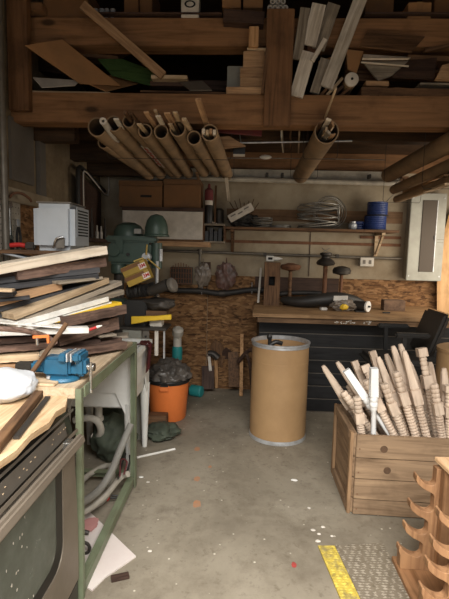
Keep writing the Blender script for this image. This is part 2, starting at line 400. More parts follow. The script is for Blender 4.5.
# ================================================================== THE SETTING
XL, XR, YB = -1.55, 2.25, 4.8
struct('floor', MB().bb(XL-0.4, XR+0.4, -4.5, YB+0.1, -0.1, 0), 'floor')
struct('wall_back', MB().bb(XL-0.1, XR+0.1, YB, YB+0.1, 0, 3.5), 'plaster')
struct('wall_left', MB().bb(XL-0.1, XL, -1.3, YB, 0, 3.5), 'plaster_dirty')
WY0, WY1, WZ0, WZ1 = 3.2, 4.55, 0.85, 2.05
struct('wall_right', MB().bb(XR, XR+0.1, -1.3, WY0, 0, 3.5).bb(XR, XR+0.1, WY1, YB, 0, 3.5).bb(XR, XR+0.1, WY0, WY1, 0, WZ0).bb(XR, XR+0.1, WY0, WY1, WZ1, 3.5), 'plaster')
struct('wall_front', MB().bb(XL-0.1, -1.4, -1.4, -1.3, 0, 3.5).bb(1.9, XR+0.1, -1.4, -1.3, 0, 3.5).bb(-1.4, 1.9, -1.4, -1.3, 2.2, 3.5), 'plaster_dirty')
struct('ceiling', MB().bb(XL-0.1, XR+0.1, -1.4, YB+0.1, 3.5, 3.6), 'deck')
w = MB()
w.bb(XR-0.02, XR+0.1, WY0-0.07, WY0, WZ0-0.07, WZ1+0.07).bb(XR-0.02, XR+0.1, WY1, WY1+0.07, WZ0-0.07, WZ1+0.07)
w.bb(XR-0.02, XR+0.1, WY0, WY1, WZ1, WZ1+0.07).bb(XR-0.03, XR+0.1, WY0, WY1, WZ0-0.07, WZ0)
struct('window_1', w, 'jamb')
# strand board on the lower back wall, two sheets with a seam, and the brown rail over it
struct('trim_1', MB().bb(XL, -0.385, YB-0.014, YB, 0, 1.13), 'osb')
struct('trim_2', MB().bb(-0.38, XR, YB-0.014, YB, 0, 1.235), 'osb')
struct('trim_3', MB().bb(0.12, 1.0, YB-0.03, YB-0.014, 1.06, 1.235, 0.003), 'dark')
# horizontal stained battens and the seams of the upper back wall
struct('trim_4', MB().bb(-0.2, 1.62, YB-0.012, YB, 1.82, 1.94, 0.002), 'apron')
struct('trim_5', MB().bb(-0.2, 1.62, YB-0.012, YB, 1.585, 1.615, 0.002), 'rust')
struct('trim_6', MB().bb(0.68, 0.688, YB-0.006, YB, 1.25, 1.73), 'dark')
struct('trim_7', MB().bb(1.2, 1.62, YB-0.012, YB, 1.66, 1.69, 0.002), 'rust')
# timber: main beam, upper beam, hanger posts, joists, ledger, decks
struct('trim_8', MB().bb(XL, XR, 2.98, 3.12, 2.305, 2.49, 0.004), 'beamX')
struct('trim_9', MB().bb(XL, XR, 3.06, 3.2, 2.815, 2.985, 0.004), 'beamX')
struct('trim_10', MB().bb(0.095, 0.262, 2.925, 2.98, 2.285, 2.975, 0.004), 'beamZ')
struct('trim_11', MB().bb(-1.53, -1.4, 2.92, 2.978, 2.36, 3.5, 0.004), 'beamZ')
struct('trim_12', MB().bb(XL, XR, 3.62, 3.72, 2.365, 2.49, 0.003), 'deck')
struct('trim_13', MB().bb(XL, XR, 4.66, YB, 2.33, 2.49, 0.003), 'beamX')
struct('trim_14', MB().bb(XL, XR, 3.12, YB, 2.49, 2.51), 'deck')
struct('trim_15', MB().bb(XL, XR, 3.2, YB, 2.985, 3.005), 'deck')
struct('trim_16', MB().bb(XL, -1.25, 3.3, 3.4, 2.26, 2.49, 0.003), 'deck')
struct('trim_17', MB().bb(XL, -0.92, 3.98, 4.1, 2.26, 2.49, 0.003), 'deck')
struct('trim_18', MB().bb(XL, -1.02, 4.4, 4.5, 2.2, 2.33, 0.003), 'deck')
# left wall: grey covered opening, its stud, whitish sill, strand board strip
struct('trim_19', MB().bb(XL, XL+0.02, 2.94, 3.26, 1.93, 2.33, 0.003), 'leftsheet')
struct('trim_20', MB().bb(XL, XL+0.035, 3.32, 3.42, 1.83, 2.36, 0.003), 'leftsheet')
struct('trim_21', MB().bb(XL, XL+0.05, 2.55, 3.5, 1.78, 1.87, 0.004), 'plaster')
struct('trim_22', MB().bb(XL, XL+0.02, 3.02, 3.45, 1.2, 1.78), 'osb')
# right end: bright pine jamb and white post beside the panel
struct('trim_23', MB().slab([P(437, 300, Y=4.7), P(437, 272, Y=4.7), P(442, 240, Y=4.7), P(449, 214, Y=4.7), P(470, 200, Y=4.7), P(470, 330, Y=4.7), P(437, 350, Y=4.7)], 0.04), 'jamb')

# conduits on the wall and the long pale pipe
c = MB(); c.cyl((-1.0, 4.76, 1.485), (1.63, 4.76, 1.46), 0.014)
pp = thing('wall_conduit', (-1.0, 4.76, 1.45), 'thin dark conduit running level along the back wall above the counter', 'pipe')
part('tube', c, 'conduit', pp)
part('coupling', MB().cyl((-0.47, 4.76, 1.455), (-0.47, 4.76, 1.51), 0.026).cyl((-0.5, 4.76, 1.48), (-0.44, 4.76, 1.48), 0.02), 'conduit', pp)
part('drop_tube', MB().cyl((-0.47, 4.765, 1.455), (-0.47, 4.765, 1.03), 0.013), 'conduit', pp)
for x in (0.2, 0.95): part('clip', MB().bb(x, x+0.03, 4.74, 4.8, 1.45, 1.49, 0.002), 'iron', pp)
pl = thing('overhead_pipe', (-0.8, 4.58, 2.17), 'long pale pipe across the back just under the loft', 'pipe')
part('tube', MB().cyl((-0.95, 4.58, 2.215), (1.5, 4.58, 2.195), 0.026), 'palepipe', pl)
part('end_cap', MB().cyl((-0.98, 4.58, 2.215), (-0.9, 4.58, 2.2147), 0.034), 'palepipe', pl)
for x in (-0.6, 0.2, 0.35, 1.2): part('strap', MB().bb(x-0.012, x+0.012, 4.55, 4.61, 2.236, 2.275, 0.002), 'iron', pl)
board('ledger_strip', (-0.97, 4.62, 2.275), (1.5, 4.62, 2.27), 0.03, 0.085, 'palepipe', 'pale painted strip of wood along the back under the loft, directly over the long pipe', 'board')
solo('left_conduit', MB().cyl((XL+0.09, 2.72, 0.0), (XL+0.06, 2.76, 3.4), 0.022), 'conduit', 'grey vertical conduit at the left edge beside the timber post', 'pipe')

# ================================================================== LIGHT
wd = bpy.data.worlds.new('daylight'); S.world = wd; wd.use_nodes = True
bg = wd.node_tree.nodes['Background']; bg.inputs['Color'].default_value = (0.86, 0.92, 1.0, 1); bg.inputs['Strength'].default_value = 0.45
def area(name, loc, tgt, sx, sy, e, col, spread=180):
    l = bpy.data.lights.new(name, 'AREA'); l.shape = 'RECTANGLE'; l.size = sx; l.size_y = sy; l.energy = e; l.color = col; l.spread = radians(spread)
    o = bpy.data.objects.new(name, l); COL.objects.link(o); o.location = loc
    o.rotation_euler = (V(tgt)-V(loc)).to_track_quat('-Z', 'Y').to_euler(); return o
area('daylight_doorway', (0.3, -1.7, 1.9), (0.2, 1.9, 0.1), 3.2, 1.6, 24, (1.0, 0.97, 0.94), 140)
area('overhead_fill', (0.1, -0.45, 2.85), (0.1, 0.45, 0.0), 2.8, 1.5, 185, (1.0, 0.97, 0.92), 118)  # added fill light above and behind the camera, no real fixture there
area('daylight_window', (XR+0.03, (WY0+WY1)/2, 1.45), (1.45, 4.6, 1.2), 1.25, 1.15, 18, (1.0, 0.87, 0.70), 170)

# ================================================================== TUBES UNDER THE BEAM
def carton_tube(x, z, r, y0, y1, label, sticks=(), dx=0.0, dz=0.0, group='kraft tubes under the beam', mat='tube'):
    a, b = V((x, y0, z)), V((x+dx, y1, z+dz)); t = thing('cardboard_tube', (x, y0, z-r), label, 'tube', group)
    part('tube_wall', MB().pipe(a, b, r, r-0.007, 26), mat, t)
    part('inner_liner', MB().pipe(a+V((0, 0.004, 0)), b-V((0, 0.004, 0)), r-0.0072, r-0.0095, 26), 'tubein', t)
    L = (b-a).length; xd = (b-a).normalized()
    return t
TUBES = [  # px, py at the near end, radius, shift
 (97, 127, 0.060, 'leftmost cardboard tube under the beam, wide open end, grey roll sticking out'),
 (115, 125, 0.050, 'second cardboard tube from the left, wide dark mouth under the beam'),
 (131, 124, 0.040, 'third cardboard tube from the left, with a printed white and red label'),
 (145, 131, 0.045, 'fourth cardboard tube from the left, one thin stick in it'),
 (162, 133, 0.045, 'cardboard tube with tan wood strips fanned from its mouth, fifth from left'),
 (179, 131, 0.050, 'cardboard tube holding wide wood slats, third from the right of the left bunch'),
 (194, 138, 0.045, 'cardboard tube holding one square stick, second from the right of the left bunch'),
 (210, 134, 0.052, 'thick cardboard tube at the right end of the left bunch, long lath rising from it')]
tb = []
for i, (px, py, r, lab) in enumerate(TUBES):
    p = P(px, py, Y=2.9); q = V((p.x + (0.0, 0.0, 0.02, -0.02, -0.02, 0.03, 0.05, 0.05)[i], 0, 0))
    y1 = (4.45, 4.45, 4.4, 4.4, 4.4, 4.3, 4.3, 4.4)[i]
    t = carton_tube(p.x, p.z, r, 2.9-0.03*(i % 3), y1, lab, dx=q.x-p.x, dz=2.225-p.z); tb.append((t, p.x, q.x, p.z, r))
p = tb[2]; a = P(152, 155, Y=3.5)
ta, tb2 = V((p[1], 2.84, p[3])), V((p[2], 4.4, 2.225)); nd = V((-0.25, -0.35, -0.9)).normalized()
def on3(u, lift=0.0): return ta.lerp(tb2, u)+nd*(p[4]+lift)
lb = part('label', MB().bar(on3(0.3), on3(0.72), 0.055, 0.003, nd), 'label', p[0], 'white label')
for k in range(6): part('red_mark', MB().bar(on3(0.33+0.06*k, 0.0022), on3(0.36+0.06*k, 0.0022), 0.03+0.008*(k % 2), 0.001, nd), 'red', lb)
carton_tube(P(101, 141, Y=3.1).x, P(101, 141, Y=3.1).z, 0.04, 3.15, 4.5, 'slim cardboard tube tucked below the leftmost wide one', dx=0.04)
# sticks, rolls and laths kept in the tubes
def stick(tx, px0, py0, Y0, Y1, w, t_, mat, label, cat='stick', up=(0, 0, 1), dz=0.0, dx=0.0):
    A = P(px0, py0, Y=Y0); B = V((tx+dx, Y1, 2.235+dz)); board('wood_lath' if cat == 'stick' else 'wood_strip', A, B, w, t_, mat, label, cat, 'sticks stored in the tubes', up, center=True)
solo('paper_roll', MB().pipe(P(103, 121, Y=2.72), (tb[0][1]+0.015, 3.4, 2.24), 0.021, 0.009), 'label', 'small pale roll poking out of the leftmost cardboard tube', 'roll')
stick(tb[3][1], 131, 113, 2.74, 3.4, 0.016, 0.016, 'oldZ', 'thin dark stick rising from the fourth cardboard tube')
stick(tb[4][1], 146, 112, 2.7, 3.6, 0.03, 0.012, 'tan', 'tan lath with pale tip rising left out of the fanned tube', dx=-0.02, dz=-.02)
stick(tb[4][1], 155, 110, 2.74, 3.4, 0.018, 0.012, 'beige', 'short beige strip beside the tan lath in the fanned tube', dx=0.015)
stick(tb[5][1], 167, 113, 2.7, 3.6, 0.036, 0.012, 'tan', 'wide tan slat in the slat-filled tube, left one', dx=-0.01, dz=-.02)
stick(tb[5][1], 170, 124, 2.76, 3.6, 0.024, 0.01, 'beige', 'narrow pale slat under the wide slat in its tube', dx=-.012, dz=-0.035)
stick(tb[6][1], 184, 119, 2.72, 3.4, 0.026, 0.018, 'beige', 'square beige stick leaning out of the tube second from the right of the left bunch')
stick(tb[7][1], 198, 99, 2.6, 3.4, 0.034, 0.012, 'tan', 'long tan lath rising highest, across the beam from the thick tube')
for k in range(4):
    stick(tb[7][1], 203.5+3.6*k, 131+(k % 2), 2.84, 3.7, 0.018, 0.03, ('pale', 'beige', 'tan', 'pale')[k], ('leftmost', 'second from left', 'third from left', 'rightmost')[k]+' short offcut filling the mouth of the thick tube', dx=-0.03+0.02*k)
stick(tb[1][1], 116, 119, 2.74, 3.4, 0.03, 0.012, 'label', 'pale slat showing in the mouth of the second cardboard tube', dx=-0.01, dz=0.01)
stick(tb[2][1], 125, 112, 2.7, 3.5, 0.02, 0.02, 'old', 'dark square stick jutting from the labelled tube', dx=0.0, dz=0.02)
stick(tb[3][1], 139, 124, 2.78, 3.5, 0.03, 0.01, 'beige', 'pale slat low in the mouth of the fourth tube', dx=0.0, dz=0.0)
stick(tb[4][1], 158, 116, 2.72, 3.5, 0.03, 0.012, 'pale', 'pale whitish slat right of the tan lath in the fanned tube', dx=0.005, dz=0.015)
stick(tb[5][1], 175, 112, 2.7, 3.6, 0.028, 0.012, 'beige', 'beige slat right of the wide slat in the slat filled tube', dx=0.015, dz=0.01)
B = P(227.5, 193, Y=4.3)
board('wood_strip', (tb[7][2]-0.005, 4.2, 2.2), B+V((0, .35, -0.03)), 0.03, 0.012, 'pale', 'pale strip sticking out behind the thick tube, hanging down at its far end', 'strip', center=True)
B = P(197, 178, Y=4.4)
board('wood_strip', (tb[4][2]+0.11, 4.1, 2.19), B+V((0, 0.25, 0)), 0.024, 0.01, 'tan', 'short tan strip end showing behind the middle of the tube bunch', 'strip', center=True)
# middle tube
p = P(327, 126, Y=2.86)
mt = carton_tube(p.x, 2.235, 0.074, 2.86, 4.45, 'single cardboard tube right of the hanger post, crammed with wood strips', dx=0.04, mat='tube')
for k in range(7):
    a_ = k*0.9; r_ = 0.02+0.011*(k % 4)
    board('wood_strip', (p.x+r_*cos(a_), 2.79-0.02*(k % 3), 2.235+r_*sin(a_)+0.012*(k == 3)), (p.x+r_*cos(a_)*0.8+0.02, 3.9, 2.235+r_*sin(a_)*0.7), 0.009+0.003*(k % 3), 0.03, ('beige', 'tan', 'pale', 'old', 'beige', 'grey', 'tan')[k], 'wood strip packed in the mouth of the single middle tube', 'strip', 'strips in the middle tube', up=(cos(a_+1), 0.01, sin(a_+1)), center=True)
board('wood_lath', P(336, 88, Y=2.62), (p.x+0.01, 3.5, 2.26), 0.012, 0.012, 'beige', 'thin lath from the middle tube crossing the beam upward', 'stick', center=True)
# right-hand rolls
for (x, z, r, dx, lab, mat) in [(1.315, 2.235, 0.066, 0.0, 'thickest kraft tube of the right-hand bunch, directly under the beam', 'tube'),
                           (1.345, 2.105, 0.042, 0.03, 'second tube down of the right-hand bunch, slim and brown', 'tube'),
                           (1.375, 2.015, 0.034, 0.03, 'third tube down of the right-hand bunch, slim', 'tube'),
                           (1.47, 2.1, 0.05, 0.03, 'kraft tube hanging beside the slim pair at the far right', 'tube')]:
    carton_tube(x, z, r, 2.6, 4.35, lab, dx=dx, mat=mat)
board('wood_strip', P(449, 184, Y=2.9), P(412, 196, Y=4.3), 0.05, 0.014, 'beige', 'pale lath under the right-hand tubes above the electrical panel', 'strip', center=True)
board('wood_strip', P(449, 175, Y=3.2), P(418, 186, Y=4.3), 0.06, 0.014, 'tan', 'tan lath between the right-hand tubes and the pale lath', 'strip', center=True)
def hanger(x0, x1, z, ys, lab):
    t = thing('tube_hanger', ((x0+x1)/2, ys[0], z), lab, 'hanger', 'wire hangers under the loft')
    for yy in ys: part('wire_loop', MB().tube([(x0, yy, 2.49), (x0, yy, z+0.02), (x0+0.012, yy, z), (x1-0.012, yy, z), (x1, yy, z+0.02), (x1, yy, 2.49)], 0.0022, 6, 0), 'iron', t)
hanger(1.235, 1.57, 1.97, (3.3, 4.2), 'thin wire hanger holding up the right-hand tubes')
hanger(-1.04, -0.12, 2.164, (3.4, 4.2), 'thin wire hanger holding up the left bunch of cardboard tubes')
hanger(0.39, 0.63, 2.156, (3.28, 4.15), 'thin wire hanger holding up the single middle tube')
for k in range(6):
    q = P(284+8.5*k, 136, Y=3.5)
    board('wood_offcut', (q.x-0.03, 3.35, 2.36), (q.x+0.03, 3.9, 2.36), 0.012, 0.07, ('label', 'old', 'beige', 'dark', 'whitewood', 'old')[k], ('white slat end, first left of the middle tube', 'brown slat end, second left of the middle tube', 'beige slat end directly left of the middle tube mouth', 'dark slat end above the middle tube', 'whitish slat end hidden right of the middle tube', 'brown slat end farthest right behind the beam')[k], 'slat', 'slats tucked behind the beam', center=True)
# clutter between the joists: wire, float, red bar, tin
solo('wire_line', MB().tube([P(222, 158, Y=3.9), P(300, 158.5, Y=3.9), P(385, 160, Y=3.9)], 0.004, 6), 'wire', 'thin pale wire strung across the joists behind the beam', 'wire')
solo('metal_rod', MB().cyl(P(235, 143, Y=3.4), P(352, 141, Y=3.4), 0.006), 'steel', 'shiny metal rod lying level behind the beam', 'rod')
solo('pale_bobber', MB().lathe([(0, 0), (0.014, 0.02), (0.02, 0.05), (0.014, 0.09), (0, 0.11)], P(259, 157, Y=3.88), (1, 0, 0.0), 16), 'label', 'pale oval bobber hung on the wire behind the hanger post', 'bobber')
board('red_bar', P(215, 128, Y=3.3), P(262, 132, Y=3.3), 0.03, 0.05, 'maroon', 'dark red bar tucked up behind the main beam left of the post', 'bar')
solo('plywood_bracket', MB().slab([P(217, 137, Y=3.35), P(229, 136, Y=3.35), P(246, 146, Y=3.35), P(222, 149, Y=3.35)], 0.02), 'tan', 'tan plywood scrap hanging behind the thick tube', 'scrap')
tn = P(239, 154, Y=3.5)
t = thing('small_tin', tn, 'small black tin with a white edge hanging by the plywood scrap', 'tin')
part('body', MB().bb(tn.x-0.045, tn.x+0.045, tn.y, tn.y+0.06, tn.z, tn.z+0.06, 0.003), 'black', t)
part('edge', MB().bb(tn.x-0.045, tn.x+0.045, tn.y-0.002, tn.y+0.06, tn.z-0.008, tn.z-0.0005, 0.001), 'label', t)
part('hook', MB().tube([tn+V((0, 0.03, 0.06)), tn+V((0.01, 0.03, 0.1)), tn+V((0, 0.03, 0.16)), tn+V((0, 0.03, 0.3))], 0.004, 6), 'wire', t)

# ================================================================== LOFT, LOWER LEVEL (on the main beam)
ZD = 2.49; ZU = 2.985
def sheet(name, q, t_, mat, label, cat='board', group=None): return solo(name, MB().slab(q, t_), mat, label, cat, group)
sheet('plywood_sheet', [P(25, 46, Y=2.86), P(80, 84, Y=3.0), P(120, 86, Y=3.05), P(62, 40, Y=3.03)], 0.006, 'card', 'big tan sheet tipped out over the left end of the main beam', 'sheet')
sheet('plywood_sheet', [P(76, 79, Y=3.02), P(106, 92, Y=3.0), P(138, 84, Y=3.2), P(112, 76, Y=3.2)], 0.006, 'card', 'smaller tan sheet lying flat beside the big tipped sheet', 'sheet')
sheet('curved_sheet', [P(33, 78, Y=2.99), P(42, 88, Y=2.99), P(75, 86, Y=3.02), P(80, 81, Y=3.05), P(55, 83, Y=3.05)], 0.006, 'label', 'pale curled panel under the big tipped sheet', 'panel')
sheet('green_board', [P(98, 60, Y=3.1), P(112, 76, Y=3.1), P(150, 86, Y=3.1), P(170, 78, Y=3.15), P(122, 60, Y=3.2)], 0.01, 'green', 'dark green board lying in the loft behind the tan sheets', 'board')
board('loose_plank', P(80, 54, Y=3.2), P(118, 58, Y=3.2), 0.12, 0.025, 'old', 'brown plank lying high behind the green board', 'plank')
board('loose_plank', P(108, 56, Y=3.25), P(128, 46, Y=3.25), 0.1, 0.02, 'old', 'brown offcut leaning up behind the green board', 'plank')
board('loose_plank', P(30, 91.5, Y=3.0), P(110, 93, Y=3.0), 0.2, 0.012, 'beige', 'thin flat plank on the main beam below the curled panel', 'plank')
board('loose_plank', P(151, 76.5, Y=3.0), P(187, 77, Y=3.0), 0.1, 0.022, 'beige', 'short beige plank with a sawn end, left of the grey square tile', 'plank')
board('loose_plank', P(140, 91, Y=3.02), P(225, 93, Y=3.02), 0.3, 0.012, 'old', 'dark thin plank flat on the beam under the grey square tile', 'plank')
board('loose_plank', P(150, 83, Y=3.06), P(200, 84, Y=3.06), 0.3, 0.03, 'dark', 'dark plank lying behind the short beige plank', 'plank')
sheet('grey_tile', [P(180, 83, Y=3.05), P(190, 91, Y=2.99), P(212, 91, Y=2.99), P(203, 82, Y=3.05)], 0.008, 'leftsheet', 'grey square tile sloping on the main beam', 'tile')
b0 = P(235, 92, Y=3.12)
solo('grey_box', MB().bb(b0.x-0.055, b0.x+0.055, 3.12, 3.3, ZD+0.025, ZD+0.225, 0.004), 'panelgrey', 'small grey box left of the stacked timber blocks in the loft', 'box')
def block(px0, px1, py0, py1, Y, d, mat, label, cat='block', group='timber blocks in the loft'):
    a = P(px0, py1, Y=Y); b = P(px1, py0, Y=Y)
    return solo('timber_block', MB().bb(a.x, b.x, Y, Y+d, a.z, b.z, 0.003), mat, label, cat, group)
block(226, 264, 87, 95, 2.99, 0.2, 'tan', 'lowest and widest timber block of the loft stack, on the beam')
block(240, 264, 77.3, 86.8, 3.0, 0.15, 'tan', 'second timber block from the bottom of the loft stack')
block(240, 264, 67.5, 77, 3.0, 0.15, 'tan', 'third timber block from the bottom of the loft stack')
block(243, 265, 51, 67.2, 3.0, 0.15, 'tan', 'topmost thick timber block of the loft stack')
block(248.5, 259, 26, 46.5, 2.96, 0.07, 'tanZ', 'upright timber block standing on top of the loft stack')
board('loose_plank', P(247, 48.5, Y=2.99), P(268, 49, Y=2.99), 0.12, 0.014, 'beige', 'thin flat slip between the loft stack and its upright block', 'plank')
board('loose_plank', P(262, 94, Y=2.92), P(267, 49, Y=2.92), 0.03, 0.014, 'old', 'narrow slip leaning on the right of the loft block stack', 'plank', up=(1, 0, 0.1), center=True)
board('long_batten', P(82, 4, Y=2.93), P(163, 75, Y=2.96), 0.03, 0.055, 'tan', 'long tan batten slanting down across the upper beam on the left', 'batten', up=(0.5, 0, 0.8))

# right half: mouldings and planks leaning right of the post
def lean(name, px0, py0, px1, py1, Y0, Y1, wpx, t_, mat, label, cat='plank', rough=0.004):
    w_ = wpx*2.98/450; return board(name, P(px0, py0, Y=Y0), P(px1, py1, Y=Y1), t_, w_, mat, label, cat, 'planks leaning right of the post', up=(1, 0, 0.25), rough=rough)
lean('leaning_plank', 296, 97, 309, 53, 2.96, 2.98, 13, 0.016, 'whitewood', 'short broad white plank with a broken top, foot on the beam right of the post', rough=0.006)
lean('leaning_plank', 297, 60, 305, 9, 2.985, 2.99, 9, 0.016, 'grey', 'greyish plank with a torn top nearest the post')
lean('leaning_plank', 309, 46, 319, 5, 2.99, 3.0, 13, 0.014, 'whitewood', 'broad pale plank with a square top, second from the post')
lean('leaning_plank', 318, 50, 334, 5, 3.01, 3.02, 12, 0.014, 'grey', 'broad weathered plank with a rough brown top edge')
lean('leaning_plank', 326, 88, 363, -8, 3.0, 2.99, 12, 0.02, 'whitewood', 'tallest leaning white plank, rising past the upper beam', rough=0.002)
lean('leaning_plank', 312, 62, 325, 40, 2.95, 2.96, 4, 0.016, 'whitewood', 'narrow white splinter strip in front of the weathered plank')
lean('leaning_plank', 314, 94, 325, 60, 3.03, 3.04, 9, 0.02, 'grey', 'short grey offcut behind the broken white plank')
sheet('brown_carton', [P(318, 62, Y=3.06), P(322, 84, Y=3.05), P(336, 76, Y=3.05), P(342, 54, Y=3.08)], 0.012, 'card', 'brown carton flap folded among the leaning planks', 'carton')
sheet('brown_carton', [P(346, 50, Y=3.07), P(347, 70, Y=3.06), P(356, 74, Y=3.06), P(363, 52, Y=3.08)], 0.01, 'card', 'brown carton scrap behind the tall white plank', 'carton')
sheet('wood_scrap', [P(308, 43, Y=3.04), P(305, 58, Y=3.03), P(318, 56, Y=3.03), P(320, 38, Y=3.05)], 0.02, 'rust', 'splintered reddish scrap between the pale planks', 'scrap')
for k, (a, b, c_) in enumerate([(321, 95, 338), (327, 95, 343), (333, 95.5, 350), (341, 95.5, 358)]):
    board('loose_plank', P(a, b, Y=3.0), P(c_, 76+k*1.5, Y=3.04), 0.2, 0.018, ('old', 'beige', 'dark', 'old')[k], ('brown slat edge leaning right, first of four beside the roll end', 'beige slat edge leaning right, second of four beside the roll end', 'dark slat edge under the roll end', 'brown slat edge directly right of the roll end')[k], 'slat', up=(-.5, 0, 0.8))
p = P(352, 79, Y=2.95)
t = thing('capped_roll', p+V((0, 0, -0.045)), 'round pale capped roll end facing out of the loft', 'roll')
part('roll_body', MB().cyl(p+V((0, 0.01, 0)), p+V((0.02, 0.5, 0.02)), 0.038), 'tube', t)
part('end_cap', MB().lathe([(0.0, -0.004), (0.012, -0.004), (0.012, 0.0), (0.034, 0.0), (0.042, 0.004), (0.042, 0.02), (0, 0.02)], p, (0, 1, 0), 28), 'label', t)
part('centre_hole', MB().cyl(p+V((0, -0.006, 0)), p+V((0, -0.0005, 0)), 0.008), 'slot', t)
board('loose_plank', P(361, 62, Y=3.02), P(409, 66, Y=2.98), 0.01, 0.008, 'pale', 'thin pale edge strip on the sloping grey panel in the loft', 'strip')
sheet('sloping_sheet', [P(363, 56, Y=3.03), P(362, 60, Y=3.0), P(408, 60, Y=3.0), P(410, 59, Y=3.03)], 0.012, 'pale', 'pale board lying at the front of the right loft pile', 'panel')
sheet('sloping_sheet', [P(362, 62, Y=3.05), P(378, 82, Y=3.03), P(392, 76, Y=3.03), P(408, 62, Y=3.05)], 0.012, 'grey', 'grey triangular panel hanging below the pale board in the loft', 'panel')
sheet('sloping_sheet', [P(367, 31, Y=3.04), P(359, 47, Y=3.0), P(411, 53, Y=3.0), P(424, 38, Y=3.05)], 0.012, 'old', 'brown panel tipped up against the upper beam on the right', 'panel')
sheet('sloping_sheet', [P(408, 63, Y=3.06), P(392, 78, Y=3.02), P(433, 80, Y=3.02), P(436, 60, Y=3.06)], 0.02, 'dark', 'dark brown panel right of the grey triangular one', 'panel')
board('loose_plank', P(408, 57, Y=3.06), P(462, 59, Y=3.06), 0.3, 0.03, 'old', 'long brown plank lying right of the tipped brown panel', 'plank')
board('loose_plank', P(366, 83, Y=3.0), P(389, 83.5, Y=3.0), 0.1, 0.03, 'tan', 'short tan plank under the grey triangular panel', 'plank')
board('loose_plank', P(362, 92, Y=2.985), P(462, 94, Y=2.985), 0.2, 0.06, 'old', 'thick brown plank flat on the beam at the right end', 'plank', rough=0.006)
board('loose_plank', P(420, 83.5, Y=3.0), P(462, 84, Y=3.0), 0.1, 0.012, 'grey', 'thin grey strip lying on the thick brown plank', 'strip')
sheet('wood_scrap', [P(440, 68, Y=3.02), P(434, 81, Y=3.0), P(458, 82, Y=3.0), P(458, 64, Y=3.03)], 0.03, 'tan', 'tan offcut at the far right of the loft pile', 'scrap')
board('loose_plank', P(425, 50, Y=3.05), P(462, 42, Y=3.05), 0.03, 0.02, 'old', 'brown stick slanting up at the far right of the loft', 'stick')

board('loose_plank', P(345, 68, Y=3.22), P(462, 70, Y=3.22), 0.1, 0.16, 'old', 'wide brown board standing on edge behind the right loft pile', 'plank')
board('loose_plank', P(365, 51, Y=3.25), P(430, 56, Y=3.25), 0.1, 0.05, 'old', 'thick brown board behind the tipped brown panel', 'plank')
board('loose_plank', P(412, 72, Y=3.2), P(462, 66, Y=3.2), 0.1, 0.05, 'old', 'brown board slanting behind the dark brown panel at the far right', 'plank')
board('loose_plank', P(36, 60, Y=3.4), P(75, 66, Y=3.4), 0.1, 0.14, 'dark', 'dark board standing behind the big tipped sheet', 'plank')
board('loose_plank', P(160, 84, Y=3.4), P(236, 86, Y=3.4), 0.1, 0.07, 'dark', 'dark board behind the grey square tile', 'plank')

# ================================================================== LOFT, UPPER LEVEL (on the upper beam)
def carton(px0, px1, pt, Y, d, mat, label, name='storage_carton', z0=ZU, flap=True, pb=None):
    a = P(px0, 12, Y=Y); b = P(px1, pt, Y=Y); z1 = b.z if pt > -30 else z0+0.3
    if pb is not None: z0 = P(px0, pb, Y=Y).z
    t = thing(name, ((a.x+b.x)/2, Y+d/2, z0), label, 'box', 'boxes on the upper loft')
    part('body', MB().bb(a.x, b.x, Y, Y+d, z0, z1, 0.004), mat, t)
    if flap: part('tape', MB().bb((a.x+b.x)/2-0.02, (a.x+b.x)/2+0.02, Y-0.001, Y+d, z1-0.05, z1+0.001), 'card', t)
    return t
carton(13, 42, 2, 3.0, 0.3, 'carddark', 'low brown box on top of the left timber post corner', flap=False, z0=3.0)
carton(43, 88, -14, 3.08, 0.4, 'carddark', 'long brown carton on the upper loft at the left')
for k, (px, py) in enumerate([(95, 8), (101, 5), (106, 9), (112, 6)]):
    q = P(px, py, Y=3.1); r_ = 0.022
    t = thing('glass_jar', (q.x, 3.12, ZU), ('first', 'second', 'third', 'fourth')[k]+' small glass jar from the long carton, on the upper beam', 'jar', 'jars on the upper beam')
    part('body', MB().lathe([(r_, 0), (r_, 0.05), (r_*0.7, 0.06), (r_*0.7, 0.066)], (q.x, 3.12, ZU), n=18), 'appliance', t)
    part('lid', MB().cyl((q.x, 3.12, ZU+0.0665), (q.x, 3.12, ZU+0.078), r_*0.78), 'steel', t)
carton(124, 138, -20, 3.12, 0.3, 'carddark', 'narrow brown carton right of the jars')
carton(140, 152, -20, 3.16, 0.3, 'carddark', 'narrow dark carton in the middle of the upper loft', flap=False)
t = carton(181, 199, -6, 3.06, 0.1, 'label', 'white box with a black oval ring printed on it, on the upper beam', flap=False)
q = P(190, 4, Y=3.058)
bm_ = MB(); bm_.lathe([(0.024, 0), (0.036, 0), (0.036, 0.0012), (0.024, 0.0012), (0.024, 0)], q+V((0, -0.0003, 0)), (0, -1, 0), 28)
for v in bm_.bm.verts: v.co.z = q.z+(v.co.z-q.z)*0.62
part('oval_mark', bm_, 'slot', t)
carton(222, 241, -3, 3.07, 0.3, 'card', 'small carton left of the pair above the sloping board', pb=7.5)
carton(243, 263, -3, 3.07, 0.3, 'card', 'small carton right of the pair, next to the post top', pb=7.5)
board('sloping_board', P(224, 15, Y=2.99), P(264, 18, Y=2.99), 0.3, 0.075, 'dark', 'dark board lying over the upper beam left of the hanger post', 'board', rough=0.004)
for k in range(7):
    q = P(270+5.2*(k % 4)+2.6*(k//4), 7.5-6.2*(k//4), Y=3.05)
    t = thing('rolled_sheet', q+V((0, 0, -0.015)), 'pale rolled tube end in the bundle on top of the hanger post', 'roll', 'rolls above the hanger post')
    part('roll', MB().pipe(q, q+V((0, 0.4, 0.0)), 0.0165, 0.008), 'label', t)
carton(365, 395, -14, 3.2, 0.3, 'carddark', 'dark carton on the upper loft right of the tall white plank', flap=False)
